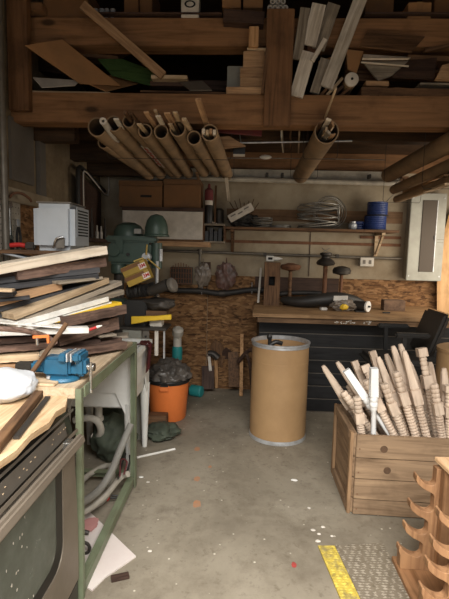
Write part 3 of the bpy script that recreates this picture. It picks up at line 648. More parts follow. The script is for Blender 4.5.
carton(408, 432, 2, 3.08, 0.3, 'card', 'low brown carton with a pale top edge on the upper right loft', flap=True)
carton(434, 460, -20, 3.15, 0.3, 'carddark', 'tall dark carton at the upper right corner', flap=False)
board('sloping_board', P(365, 12.5, Y=3.05), P(460, 13, Y=3.05), 0.06, 0.012, 'dark', 'long dark edge strip on the upper beam at the right', 'strip')
board('sloping_board', P(86, 12.5, Y=3.05), P(222, 13, Y=3.05), 0.06, 0.01, 'dark', 'long dark edge strip on the upper beam left of the sloping board', 'strip')

# ================================================================== BACK WALL: shelf, coils, panel
t = thing('wall_shelf', (0.65, 4.65, 1.45), 'long wooden wall shelf holding the wire coils and the blue spools', 'shelf')
part('shelf_board', MB().bb(-0.2, 1.5, 4.5, YB-0.013, 1.715, 1.738, 0.002), 'old', t)
for x in (-0.13, 1.36):
    b = part('bracket', MB().bb(x-0.018, x+0.018, 4.765, YB-0.013, 1.47, 1.714, 0.002).bb(x-0.018, x+0.018, 4.53, 4.764, 1.69, 1.714, 0.002), 'beige' if x > 0 else 'old', t)
    part('brace', MB().bar((x, 4.75, 1.5), (x, 4.56, 1.685), 0.03, 0.02, (1, 0, 0)), 'beige' if x > 0 else 'old', b)
def coil(name, c, R, r, n, label, mat, cat='wire coil', h=0.05, jit=0.12, tilt=0.15, group=None, seed=1):
    rd = random.Random(seed); mb = MB(); pts = []
    for k in range(n*16+1):
        a_ = 2*pi*k/16; j = k//16; rr = R*(1+jit*(rd.random()-.5)) if k % 16 == 0 else rr
        zz = r+h*(0.5+0.5*sin(j*2.4)) + 0.012*noise.noise(V((k*0.2, seed, 0)))
        pts.append((c[0]+rr*cos(a_), c[1]+rr*0.72*sin(a_), c[2]+max(r, zz + tilt*rr*(sin(a_+j)*.5+.5))))
    mb.tube(pts, r, 6, 2); return solo(name, mb, mat, label, cat, group)
ZS = 1.7385
coil('wire_coil', (0.17, 4.63, ZS), 0.095, 0.004, 9, 'small pale wire coil next to the tilted white box', 'wire', h=0.09, seed=2)
coil('wire_coil', (0.34, 4.64, ZS), 0.12, 0.004, 4, 'low flat wire coil between the small coil and the big coil', 'wire', h=0.02, tilt=0.03, seed=3)
coil('wire_coil', (0.73, 4.64, ZS), 0.2, 0.006, 9, 'big coil of thick grey cable on the wall shelf', 'wire', h=0.2, tilt=0.3, seed=5)
mb = MB(); o_ = V((0.86, 4.72, ZS+0.175))
for k in range(3):
    mb.tube([o_+V(((0.165-0.018*k)*cos(a*pi/12), 0.03*sin(a*pi/6+k), (0.165-0.018*k)*sin(a*pi/12)+0.001)) for a in range(25)], 0.005, 6, 2)
solo('cable_ring', mb, 'wire', 'upright ring of stiff grey cable leaning on the wall behind the big coil', 'wire coil')
t = thing('glass_jar', (1.07, 4.6, ZS), 'small pale round jar between the big coil and the blue spools', 'jar')
part('body', MB().lathe([(0.03, 0), (0.042, 0.02), (0.042, 0.05), (0.03, 0.066)], (1.07, 4.6, ZS), n=20), 'appliance', t)
part('lid', MB().cyl((1.07, 4.6, ZS+0.0665), (1.07, 4.6, ZS+0.08), 0.031), 'steel', t)
for k, (x, z, r, h, lab) in enumerate([(1.22, ZS, 0.105, 0.115, 'lower and wider blue wire spool at the left on the wall shelf'), (1.30, ZS, 0.108, 0.125, 'blue wire spool with a dark flange, on the shelf above the bracket'), (1.315, ZS+0.1435, 0.1, 0.12, 'top blue wire spool, sitting on the spool above the bracket')]):
    if k == 0: x, r, h = 1.165, 0.0, 0
    if k == 0: continue
    t = thing('wire_spool', (x, 4.64, z), lab, 'spool', 'blue wire spools')
    part('wound_wire', MB().lathe([(r*0.97 if i % 2 else r, 0.006+h*i/14) for i in range(15)], (x, 4.64, z), n=28), 'bluewire', t)
    part('flange', MB().cyl((x, 4.64, z+0.0003), (x, 4.64, z+0.006), r+0.012, n=28), 'black', t)
    part('flange', MB().cyl((x, 4.64, z+h+0.0065), (x, 4.64, z+h+0.013), r*0.98, n=28), 'bluewire', t)
coil('blue_cable_coil', (1.135, 4.66, ZS), 0.055, 0.008, 6, 'loose dark blue cable coil left of the spools', 'bluewire', h=0.07, tilt=0.1, seed=8)
# tilted white box and dark clutter behind it
A, B = P(229, 219, Y=4.52), P(252.5, 206, Y=4.52)
t = thing('tilted_box', ((A.x+B.x)/2, 4.56, ZS), 'pale printed box tilted on dark clutter at the left end of the wall shelf', 'box')
part('body', MB().bar(A+V((0, 0.05, 0)), B+V((0, 0.05, 0)), 0.1, 0.075, bev=0.002), 'label', t)
xd = (B-A).normalized(); zd = V((0, -1, 0)).cross(xd); zd = -zd if zd.z < 0 else zd
for k in range(3): part('print_line', MB().bar(A.lerp(B, 0.1+0.28*k)+V((0, -0.0015, 0))+zd*(0.012-0.012*(k % 2)), A.lerp(B, 0.3+0.28*k)+V((0, -0.0015, 0))+zd*(0.012-0.012*(k % 2)), 0.002, 0.012), 'leftsheet', t)
solo('dark_bundle', MB().blob((0.0, 4.68, ZS+0.06), (0.15, 0.07, 0.07), 4, 0.4, 4, 4, -0.0599), 'rubber', 'dark tangled bundle behind the tilted white box on the wall shelf', 'bundle')
mb = MB()
for k in range(7): mb.cyl((-0.05+0.012*k, 4.72, ZS+0.08), (-0.17+0.05*k, 4.74, ZS+0.26+0.02*(k % 3)), 0.004, n=6)
solo('stick_bunch', mb, 'old', 'bunch of thin dark sticks standing behind the tilted white box', 'sticks')
# cubby shelf with dark tools, bottle on it
cx0, cx1, cy0 = P(203, 235, Y=4.5).x, P(225, 235, Y=4.5).x, 4.5
t = thing('cubby_shelf', ((cx0+cx1)/2, 4.65, 1.58), 'small open cubby shelf stuffed with dark tools, left of the long wall shelf', 'shelf')
part('top_board', MB().bb(cx0, cx1, cy0, YB, 1.745, 1.765, 0.002), 'grey', t)
part('bottom_board', MB().bb(cx0, cx1, cy0, YB, 1.575, 1.59, 0.002), 'grey', t)
for x in (cx0, cx1-0.014): part('side_board', MB().bb(x, x+0.014, cy0+0.002, YB, 1.5905, 1.7445), 'old', t)
for k in range(4):
    x = cx0+0.035+0.044*k
    solo('dark_tool_case', MB().bb(x-0.017, x+0.017, cy0+0.03, YB-0.05, 1.5905, 1.69+0.03*(k % 2), 0.004), 'black', ('leftmost', 'second', 'third', 'rightmost')[k]+' black case standing in the cubby shelf', 'case', 'cases in the cubby shelf')
q = P(208.5, 221, Y=4.56)
t = thing('spray_bottle', (q.x, 4.56, 1.7655), 'red and white bottle standing on black cans above the cubby shelf', 'bottle')
part('body', MB().lathe([(0.04, 0), (0.042, 0.01), (0.042, 0.17), (0.038, 0.18)], (q.x, 4.56, 1.7655), n=20), 'black', t)
part('label_band', MB().lathe([(0.0385, 0.181), (0.041, 0.182), (0.041, 0.225), (0.0385, 0.226)], (q.x, 4.56, 1.7655), n=20), 'label', t, 'white band')
part('cap', MB().lathe([(0.042, 0.2265), (0.044, 0.25), (0.04, 0.33), (0.016, 0.35), (0.012, 0.39)], (q.x, 4.56, 1.7655), n=20), 'maroon', t, 'red top')
solo('dark_can', MB().lathe([(0.045, 0), (0.047, 0.01), (0.047, 0.14), (0.03, 0.16)], (q.x+0.1, 4.66, 1.7655), n=20), 'iron', 'dark can beside the red and white bottle on the cubby shelf', 'can')
board('thin_stick', P(215, 226, Y=4.55), P(216, 186, Y=4.7), 0.015, 0.02, 'old', 'thin upright stick beside the red and white bottle', 'stick', up=(1, 0, 0))
board('thin_stick', P(212, 222, Y=4.54), P(224, 226, Y=4.56), 0.01, 0.008, 'pale', 'pale splint lying on top of the cubby shelf', 'stick')
# white fronted wall cabinet with two cartons on it
wx0, wx1 = P(122, 230, Y=4.42).x, P(203, 230, Y=4.42).x
t = thing('wall_cabinet', ((wx0+wx1)/2, 4.6, 1.55), 'white fronted wall cabinet behind the green drill press', 'cabinet')
part('body', MB().bb(wx0, wx1, 4.436, YB, 1.58, 1.895, 0.003), 'old', t)
part('door', MB().bb(wx0+0.004, wx1-0.004, 4.42, 4.4355, 1.60, 1.868, 0.002), 'label', t, 'white sliding door')
part('top_rail', MB().bb(wx0, wx1+0.01, 4.415, 4.4355, 1.87, 1.905, 0.002), 'dark', t)
part('base_rail', MB().bb(wx0+0.1, wx1+0.06, 4.415, 4.7, 1.53, 1.579, 0.002), 'tan', t)
for k, (a, b, h, lab) in enumerate([(119, 162, 0.25, 'left brown carton on the white fronted wall cabinet, with a dark hand slot'), (163.5, 200, 0.27, 'right brown carton on the white fronted wall cabinet, plain front')]):
    x0, x1 = P(a, 200, Y=4.45).x, P(b, 200, Y=4.45).x
    t = thing('storage_carton', ((x0+x1)/2, 4.6, 1.9055), lab, 'box', 'cartons on the wall cabinet')
    part('body', MB().bb(x0, x1, 4.45, 4.75, 1.9055, 1.9055+h, 0.004), 'carddark', t)
    part('lid', MB().bb(x0-0.003, x1+0.003, 4.447, 4.753, 1.9055+h-0.05, 1.9055+h+0.004, 0.003), 'carddark', t)
    if k == 0: part('hand_slot', MB().bb((x0+x1)/2-0.0, (x0+x1)/2+0.11, 4.4485, 4.4499, 2.0, 2.022), 'slot', t)
# electrical panel
ex0, ex1, ez0, ez1, ey = 1.648, 2.0, 1.245, 2.118, 4.655
t = thing('breaker_box', ((ex0+ex1)/2, 4.72, ez0), 'grey electrical breaker panel with a tall brown door on the back wall at the right', 'electrical panel')
part('body', MB().bb(ex0+0.01, ex1-0.01, ey+0.014, YB-0.0145, ez0+0.01, ez1-0.01, 0.003), 'panelgrey', t)
part('cover', MB().bb(ex0, ex1, ey, ey+0.0135, ez0, ez1, 0.005), 'panelgrey', t)
d = part('door', MB().bb(1.765, 1.905, ey-0.008, ey-0.0005, ez0+0.09, ez1-0.07, 0.003), 'paneldoor', t, 'brown door')
part('latch', MB().bb(1.89, 1.9, ey-0.014, ey-0.0085, 1.66, 1.70, 0.002), 'black', d)
part('hinge_trim', MB().bb(1.908, 1.916, ey-0.006, ey-0.0005, ez0+0.09, ez1-0.07), 'steel', t)
for z in (1.66, 1.63): part('seam', MB().bb(1.93, 1.995, ey-0.001, ey-0.0002, z, z+0.004), 'conduit', t)
for (x, z) in ((1.67, 1.29), (1.67, 2.07), (1.975, 1.29), (1.975, 2.07)): part('screw', MB().cyl((x, ey-0.004, z), (x, ey-0.0003, z), 0.007, n=10), 'steel', t)
# outlet, cable clamp, wires
q = P(367, 262, Y=4.74)
t = thing('wall_outlet', (q.x, 4.76, q.z-0.05), 'small white outlet box on the conduit below the right shelf bracket', 'outlet')
part('box', MB().bb(q.x-0.07, q.x+0.07, 4.735, 4.7995, q.z-0.045, q.z+0.045, 0.004), 'pvc', t)
for dx in (-0.03, 0.03): part('socket', MB().bb(q.x+dx-0.014, q.x+dx+0.014, 4.7325, 4.7347, q.z-0.02, q.z+0.02, 0.001), 'leftsheet', t)
q = P(271, 258.5, Y=4.7)
t = thing('cable_clamp', (q.x, 4.71, q.z-0.03), 'white cable clamp with a pointed end on the conduit above the wooden block', 'clamp')
part('body', MB().bb(q.x-0.05, q.x+0.03, 4.69, 4.735, q.z-0.028, q.z+0.028, 0.004), 'white', t)
part('tip', MB().lathe([(0.022, 0), (0.018, 0.05), (0.004, 0.09)], (q.x+0.031, 4.71, q.z), (1, 0, 0), 14), 'white', t)
part('slot', MB().bb(q.x-0.03, q.x+0.015, 4.688, 4.6897, q.z-0.012, q.z+0.012), 'slot', t)
solo('loose_wires', MB().tube([P(398, 178, Y=4.6), P(402, 186, Y=4.55), P(392, 196, Y=4.6), P(386, 202, Y=4.65)], 0.004, 6).tube([P(396, 180, Y=4.62), P(412, 184, Y=4.5), P(424, 178, Y=4.45)], 0.004, 6).tube([P(400, 178, Y=4.58), P(394, 188, Y=4.5), P(406, 193, Y=4.55), P(414, 197, Y=4.63)], 0.004, 6), 'wire', 'loose wires dangling above the electrical panel', 'wires')
q = P(404, 190, Y=4.62)
t = thing('ceiling_fixture', (q.x, 4.62, q.z-0.03), 'small brown wire holder left above the electrical panel', 'wire holder')
part('body', MB().lathe([(0.03, 0), (0.035, 0.03), (0.024, 0.07), (0.014, 0.13)], q+V((0, 0, -0.02)), n=16), 'old', t)
part('mount', MB().bb(q.x-0.03, q.x+0.03, 4.6, YB, q.z+0.1105, q.z+0.13), 'old', t)
# wall hose, bags and basket on the left half of the strand board
hp = [P(150, 285, Y=4.7), P(172, 290, Y=4.72), P(200, 291, Y=4.72), P(222, 293.5, Y=4.72), P(250, 290, Y=4.72), P(268, 290.5, Y=4.72)]
t = thing('black_hose', hp[2]+V((0, 0, -0.03)), 'thick black hose strung level along the back wall over the strand board', 'hose')
part('hose', MB().tube(hp, 0.03, 12, 4), 'rubber', t)
part('collar', MB().cyl(hp[3]+V((-0.03, 0, 0)), hp[3]+V((0.03, 0, 0.003)), 0.037), 'iron', t)
part('tip', MB().lathe([(0.026, 0), (0.026, 0.06), (0.014, 0.07), (0.012, 0.12)], hp[5]+V((0.001, 0, 0)), (1, 0, 0.0), 14), 'black', t)
for k in (2, 4): part('hook', MB().tube([hp[k]+V((0.02, 0.08, 0.08)), hp[k]+V((0.02, 0.035, 0.05)), hp[k]+V((0.02, 0.0, -0.036)), hp[k]+V((0.02, -0.03, -0.01))], 0.005, 6), 'steel', t)
q = P(181, 273, Y=4.7)
t = thing('wire_basket', (q.x, 4.73, q.z-0.11), 'dark wire basket with arched top on the back wall right of the drill press', 'basket')
mb = MB()
for k in range(9):
    x = q.x-0.11+0.0275*k; mb.cyl((x, 4.69, q.z-0.11), (x, 4.69, q.z+0.06+0.05*sin(pi*k/8)), 0.004, n=6)
for z in (-0.11, -0.06, 0.0, 0.05): mb.cyl((q.x-0.112, 4.69, q.z+z), (q.x+0.112, 4.69, q.z+z), 0.004, n=6)
part('front_mesh', mb, 'rust', t)
part('back_plate', MB().bb(q.x-0.115, q.x+0.115, 4.76, YB-0.015, q.z-0.11, q.z+0.06), 'iron', t)
part('tray', MB().bb(q.x-0.115, q.x+0.115, 4.69, YB-0.015, q.z-0.118, q.z-0.1105), 'iron', t)
for k, (px, py, sx, sz, mat, lab) in enumerate([(203, 274, 0.08, 0.11, 'bagclear', 'cloudy plastic bag hung beside the drop of the conduit'), (226, 275, 0.105, 0.13, 'bagpink', 'pinkish plastic bag hung left of the wooden block')]):
    q = P(px, py, Y=4.73)
    t = thing('hanging_bag', q+V((0, 0, -sz)), lab, 'bag', 'plastic bags hung on the back wall')
    part('bag', MB().blob(q+V((0, 0, -0.01)), (sx, 0.03, sz), k*5+1, 0.35, 3, 4), mat, t)
    part('tie', MB().cyl(q+V((0, 0, sz*0.9)), q+V((0, 0.03, sz+0.05)), 0.008, 0.004, 8), mat, t)
board('short_board', P(206, 269, Y=4.755), P(206, 262, Y=4.755), 0.015, 0.1, 'dark', 'small dark square board on the wall above the cloudy bag', 'board', up=(1, 0, 0))

# ================================================================== COUNTER
CX0, CX1, CY0, CZ = 0.085, 1.93, 3.87, 0.965
t = thing('work_counter', (1.0, 4.4, 0), 'black boarded work counter with a brown wood top along the back wall', 'counter')
mb = MB(); bh = (0.88-0.02)/7
for k in range(7): mb.bb(0.155, CX1-0.02, 4.125, 4.147, 0.02+bh*k+0.003, 0.02+bh*(k+1)-0.003, 0.004)
part('front_panel', mb, 'blackwood', t, 'black boarded front')
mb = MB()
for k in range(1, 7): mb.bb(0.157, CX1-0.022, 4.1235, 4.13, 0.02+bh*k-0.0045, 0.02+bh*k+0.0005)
part('edge_highlights', mb, 'leftsheet', t, 'pale painted highlights on the board edges')  # light caught along the board edges, painted in as pale strips
mb = MB()
for k in range(7): mb.bb(0.155, 0.177, 4.148, YB-0.016, 0.02+bh*k+0.003, 0.02+bh*(k+1)-0.003, 0.004)
part('side_panel', mb, 'blackwood', t)
part('carcass', MB().bb(0.178, CX1-0.022, 4.148, YB-0.016, 0.0, 0.88), 'grey', t)
part('apron', MB().bb(0.13, CX1, 3.9, 3.95, 0.885, 0.934, 0.003), 'apron', t, 'brown apron band')
mb = MB()
for k, (a, b) in enumerate([(CY0, 4.17), (4.173, 4.47), (4.473, YB-0.016)]): mb.bb(CX0+0.015*k, CX1, a, b, 0.935, CZ, 0.003)
part('countertop', mb, 'counter', t)
rd = random.Random(4)
mb = MB()
for k in range(26): 
    x = 0.85+0.35*rd.random(); mb.box((x*0.94, 3.8985, 0.897+0.026*rd.random()), (0.006+0.012*rd.random(), 0.003, 0.005+0.006*rd.random()))
part('paint_spots', mb, 'label', t, 'pale paint spots')
# wooden block with a square hole
q = P(271.5, 300, Y=4.5)
t = thing('wooden_block', (q.x, 4.55, CZ), 'tall wooden block with a square dark hole at the left end of the counter', 'block')
mb = MB(); x0, x1 = q.x-0.078, q.x+0.078
mb.bb(x0, x1, 4.5, 4.6, CZ+0.0002, CZ+0.2).bb(x0, x1, 4.5, 4.6, CZ+0.29, CZ+0.43).bb(x0, x0+0.045, 4.5, 4.6, CZ+0.2, CZ+0.29).bb(x1-0.05, x1, 4.5, 4.6, CZ+0.2, CZ+0.29)
bmesh.ops.remove_doubles(mb.bm, verts=mb.bm.verts, dist=1e-5)
part('block', mb, 'oldZ', t)
part('back_plate', MB().bb(x0, x1, 4.601, 4.61, CZ+0.0002, CZ+0.43), 'slot', t)
board('white_strip', P(258, 303, Y=4.56)+V((0, 0, 0)), P(261, 268, Y=4.72), 0.01, 0.02, 'label', 'thin whitish strip standing left of the wooden block', 'strip', up=(1, 0, 0))
# three turned iron heads on posts
def head_post(px, pt, Y, r, h, prof, mat, lab, tilt=0.0):
    q = P(px, pt, Y=Y); t = thing('turned_head_stand', (q.x, Y, CZ), lab, 'stand', 'turned heads on posts')
    part('foot', MB().lathe([(0.055, 0.0003), (0.055, 0.015), (0.03, 0.025)], (q.x, Y, CZ), n=20), 'iron', t)
    part('post', MB().cyl((q.x, Y, CZ+0.0255), (q.x, Y, q.z-0.001), r), 'old' if mat != 'iron' else 'rust', t)
    part('head', MB().lathe([(a*h, b*h) for a, b in prof], (q.x, Y, q.z), (sin(tilt), 0, cos(tilt)), 28), mat, t)
head_post(290.5, 271, 4.58, 0.018, 0.1, [(0.2, 0), (0.9, 0.15), (1.05, 0.4), (0.95, 0.62), (0.5, 0.72), (0.3, 0.8), (0, 0.82)], 'rust', 'left turned head on a post, a wide reddish disc')
head_post(325.5, 266, 4.6, 0.022, 0.1, [(0.25, 0), (0.85, 0.1), (0.95, 0.3), (0.8, 0.55), (0.45, 0.8), (0.42, 0.95), (0.6, 1.1), (0.6, 1.3), (0.4, 1.36), (0, 1.36)], 'iron', 'middle and tallest turned head on a post, vase shaped on top')
head_post(341.5, 275, 4.5, 0.016, 0.09, [(0.3, 0), (0.95, 0.15), (1.0, 0.5), (0.85, 0.8), (0.4, 0.95), (0, 1.0)], 'iron', 'right and lowest turned head on a post, dome shaped')
solo('wire_hook', MB().tube([P(321, 254, Y=4.72), P(325, 251, Y=4.72), P(330, 248, Y=4.72)], 0.003, 6).tube([P(322, 248, Y=4.74), P(326, 251, Y=4.72), P(331, 253, Y=4.72)], 0.003, 6), 'wire', 'thin wire twist on the wall above the tallest turned head', 'wire')
# black arched cover lying along the counter
pts = [(0.38, 4.5, CZ+0.062), (0.55, 4.42, CZ+0.052), (0.75, 4.38, CZ+0.08), (0.92, 4.38, CZ+0.1), (1.08, 4.4, CZ+0.08), (1.2, 4.4, CZ+0.034)]
mb = MB().tube(pts, lambda u: 0.026+0.04*sin(pi*min(1, u*1.05))**0.7, 14, 5)
solo('black_cover', mb, 'leather', 'long black arched leather like cover lying across the counter', 'cover')
mb = MB().tube([(0.36, 4.66, CZ+0.1), (0.5, 4.68, CZ+0.115), (0.8, 4.68, CZ+0.12), (1.0, 4.62, CZ+0.08), (1.2, 4.56, CZ+0.025)], 0.024, 10, 4)
solo('rubber_hose', mb, 'rubber', 'black rubber hose lying behind the arched cover on the counter', 'hose')
def cbox(name, px, py, Y, w, d, h, mat, lab, cat='box', rz=0.0):
    q = P(px, py, Y=Y); mb = MB().box((0, 0, h/2), (w, d, h), None, min(0.004, h*0.2)); me = mesh_from(mb, name); me.materials.append(M[mat])
    o = bpy.data.objects.new(name, me); o.location = (q.x, Y, CZ+0.0005); o.rotation_euler = (0, 0, rz); COL.objects.link(o); return tag(o, lab, cat)
cbox('white_packet', 324, 300, 4.25, 0.06, 0.05, 0.025, 'white', 'small white packet on the counter left of the yellow bag', 'packet', 0.2)
cbox('iron_brick', 393, 303, 4.4, 0.2, 0.12, 0.1, 'brick', 'brown rough brick on the counter right of the black cover', 'brick', -0.05)
cbox('small_clip', 386, 316, 4.15, 0.07, 0.02, 0.012, 'black', 'small black clip lying on the counter front under the brick', 'clip', 0.1)
q = P(339, 293, Y=4.26)
t = thing('plastic_bag', (q.x+0.03, 4.23, CZ), 'clear plastic bag with a yellow content and white card, in front of the black cover', 'bag')
part('bag', MB().blob((q.x+0.04, 4.22, CZ+0.052), (0.11, 0.06, 0.055), 3, 0.35, 3, 4, -0.0515), 'bagclear', t)
part('card', MB().bar((q.x-0.06, 4.2, CZ+0.12), (q.x+0.07, 4.2, CZ+0.125), 0.01, 0.045, (0, -0.4, 1)), 'white', t, 'white card')
part('content', MB().blob((q.x+0.03, 4.155, CZ+0.045), (0.035, 0.02, 0.025), 6, 0.3, 2, 3), 'yellow', t, 'yellow content')
q = P(362, 307, Y=4.2)
t = thing('small_motor', (q.x, 4.2, CZ), 'small grey motor with a round white end, on the counter', 'motor')
part('body', MB().cyl((q.x-0.05, 4.25, CZ+0.056), (q.x+0.035, 4.17, CZ+0.056), 0.045), 'iron', t)
part('end_disc', MB().lathe([(0.012, 0), (0.05, 0), (0.05, 0.016), (0.012, 0.016)], (q.x+0.0355, 4.1695, CZ+0.056), (0.728, -0.686, 0), 24), 'white', t, 'white end disc')
part('shaft', MB().cyl((q.x+0.036, 4.169, CZ+0.056), (q.x+0.06, 4.146, CZ+0.056), 0.009), 'black', t)
part('base_plate', MB().bb(q.x-0.06, q.x+0.03, 4.17, 4.25, CZ+0.0003, CZ+0.012), 'iron', t)

# ================================================================== DRUM
o_ = V((0.312, 3.6, 0)); R_, H_ = 0.228, 0.785
t = thing('fibre_drum', o_, 'tall tan fibre drum with steel rims standing on the floor before the counter', 'drum')
part('wall', MB().lathe([(R_, 0.03), (R_+0.001, 0.3), (R_, H_-0.03), (R_-0.006, H_-0.03), (R_-0.006, 0.03), (R_, 0.03)], o_, n=56), 'drum', t)
part('bottom', MB().cyl(o_+V((0, 0, 0.02)), o_+V((0, 0, 0.029)), R_-0.008, n=48), 'card', t)
part('bottom_rim', MB().lathe([(R_-0.007, 0.0), (R_+0.005, 0.0), (R_+0.006, 0.012), (R_+0.002, 0.029), (R_-0.007, 0.029), (R_-0.007, 0.0)], o_, n=56), 'steel', t, 'steel bottom rim')
part('top_rim', MB().lathe([(R_-0.008, H_-0.0295), (R_+0.004, H_-0.0295), (R_+0.003, H_-0.012), (R_+0.009, H_-0.008), (R_+0.009, H_+0.004), (R_-0.008, H_+0.004), (R_-0.008, H_-0.0295)], o_, n=56), 'steel', t, 'steel top rim')
part('stamp', MB().bb(-0.0, 0.0, 0, 0, 0, 0) if False else MB().lathe([(R_+0.0012, H_-0.155), (R_+0.0016, H_-0.152), (R_+0.0016, H_-0.148), (R_+0.0012, H_-0.145)], o_, n=56), 'drum', t)
q = o_+V((-0.06, -0.02, 0.03))
t = thing('black_tool', q, 'black tool handle standing inside the tan drum', 'tool')
part('handle', MB().tube([q+V((0, 0, 0)), q+V((-0.02, 0, 0.4)), q+V((-0.03, 0, 0.77))], 0.016, 10), 'black', t)
part('head', MB().tube([q+V((-0.028, -0.002, 0.72)), q+V((0.02, 0, 0.75)), q+V((0.07, 0.01, 0.735))], 0.018, 10), 'black', t)
part('knob', MB().blob(q+V((-0.032, 0, 0.79)), (0.022, 0.022, 0.03), 1, 0.1, 2, 3), 'black', t)

# ================================================================== CRATE AND BALUSTERS
K0 = V((0.655, 2.50, 0)); ang = radians(-1.5); KX = V((cos(ang), sin(ang), 0)); KY = V((-sin(ang)-0.02, cos(ang), 0)).normalized(); KZ = V((0, 0, 1)); KM = Matrix((KX, KY, KZ)).transposed()
KW, KD, KH = 0.78, 0.5, 0.485
def kp(x, y, z): return K0+KX*x+KY*y+KZ*z
def kbox(mb, x0, x1, y0, y1, z0, z1, bev=0.003): return mb.box(kp((x0+x1)/2, (y0+y1)/2, (z0+z1)/2), (x1-x0, y1-y0, z1-z0), KM, bev)
t = thing('wooden_crate', kp(KW/2, KD/2, 0), 'old wooden plank crate full of turned balusters on the right', 'crate')
zs = [0.004, 0.097, 0.22, 0.345, KH]
mb = MB()
for a, b in zip(zs, zs[1:]): kbox(mb, 0.012, KW, -0.018, 0, a+0.002, b-0.002)
part('front_panel', mb, 'crateX', t)
mb = MB()
for (x, z) in ((0.165, 0.405), (0.19, 0.28)): part('knot', MB().cyl(kp(x, -0.0192, z), kp(x, -0.0183, z), 0.021, n=18), 'knot', t, 'round dark knot')
mb = MB()
for a, b in zip(zs, zs[1:]): kbox(mb, 0.0, 0.018, 0.001, KD, a+0.002, b-0.002)
part('side_panel', mb, 'crateY', t)
for y in (-0.006, KD-0.045): part('corner_batten', kbox(MB(), -0.02, -0.001, y, y+0.04, 0.0, KH+0.004), 'crateZ', t)
for z in (0.0, KH-0.05): part('side_rail', kbox(MB(), -0.0195, -0.001, 0.046, KD-0.047, z, z+0.05), 'crateY', t)
part('side_panel', kbox(MB(), KW-0.018, KW, 0.001, KD, 0.004, KH), 'crateY', t)
part('back_panel', kbox(MB(), 0.019, KW-0.019, KD-0.018, KD, 0.004, KH), 'crateX', t)
part('bottom', kbox(MB(), 0.019, KW-0.019, 0.001, KD-0.019, 0.006, 0.024), 'crateX', t)
nm = MB()
for z in (0.04, 0.13, 0.26, 0.4): nm.cyl(kp(0.03, -0.0205, z), kp(0.03, -0.0185, z), 0.004, n=8)
part('nails', nm, 'rust', t)

def sq(mb, z0, z1, r0, r1, ch=0.25):
    a = [(r0, r0*(1-ch)), (r0*(1-ch), r0)]
    def ringp(r): 
        c = r*(1-ch); return [(r, -c), (r, c), (c, r), (-c, r), (-r, c), (-r, -c), (-c, -r), (c, -r)]
    tb_ = bmesh.new(); lo = [tb_.verts.new((x, y, z0)) for x, y in ringp(r0)]; hi = [tb_.verts.new((x, y, z1)) for x, y in ringp(r1)]
    for k in range(8): tb_.faces.new((lo[k], lo[(k+1) % 8], hi[(k+1) % 8], hi[k]))
    tb_.faces.new(list(reversed(lo))); tb_.faces.new(hi); return mb._add(tb_)
def beads(mb, z0, z1, r, n, depth=0.13):
    prof = [(r*0.8, z0)]
    for k in range(n):
        a = z0+(z1-z0)*k/n; h = (z1-z0)/n
        for u in (0.12, 0.3, 0.5, 0.7, 0.88): prof.append((r*(1-depth+depth*sin(pi*u)), a+h*u))
        prof.append((r*(1-depth*1.5), a+h))
    return mb.lathe(prof, (0, 0, 0), n=16)
BL = 0.82
def bal_mesh(kind):
    if kind == 'taper':
        top = sq(sq(sq(MB(), BL-0.205, BL-0.195, 0.023, 0.026, 0.12), BL-0.195, BL-0.03, 0.026, 0.0165, 0.3), BL-0.03, BL, 0.0175, 0.011, 0.4)
        blk = sq(MB(), BL-0.285, BL-0.206, 0.028, 0.028, 0.1); body = beads(MB(), 0.08, BL-0.286, 0.0235, 27); foot = sq(MB(), 0.0, 0.079, 0.026, 0.026, 0.1)
    elif kind == 'cap':
        top = beads(sq(MB(), BL-0.045, BL, 0.028, 0.027, 0.1), BL-0.145, BL-0.046, 0.022, 4)
        blk = sq(MB(), BL-0.215, BL-0.146, 0.029, 0.029, 0.12); body = beads(MB(), 0.08, BL-0.216, 0.023, 29); foot = sq(MB(), 0.0, 0.079, 0.026, 0.026, 0.1)
    elif kind == 'square':
        top = sq(MB(), BL-0.17, BL, 0.023, 0.021, 0.12); blk = beads(MB(), BL-0.235, BL-0.171, 0.024, 2)
        body = MB().lathe([(0.024, 0.08), (0.026, 0.14), (0.017, 0.3), (0.014, BL-0.26), (0.02, BL-0.25), (0.02, BL-0.236)], (0, 0, 0), n=16); foot = sq(MB(), 0.0, 0.079, 0.024, 0.024, 0.12)
    elif kind == 'bead':
        top = beads(MB(), BL-0.12, BL, 0.024, 4); blk = sq(MB(), BL-0.2, BL-0.121, 0.026, 0.026, 0.12); body = beads(MB(), 0.08, BL-0.201, 0.0235, 30); foot = sq(MB(), 0.0, 0.079, 0.026, 0.026, 0.1)
    return [('finial', mesh_from(top, 'finial')), ('collar_block', mesh_from(blk, 'collar_block')), ('turned_shaft', mesh_from(body, 'turned_shaft')), ('foot', mesh_from(foot, 'foot'))]
BM = {k: bal_mesh(k) for k in ('taper', 'cap', 'square', 'bead')}
for k in BM:
    for n_, me in BM[k]: me.materials.append(M['baluster'])
WM = [(n_, me.copy()) for n_, me in BM['square']]
for n_, me in WM: me.materials.clear(); me.materials.append(M['balwhite'])
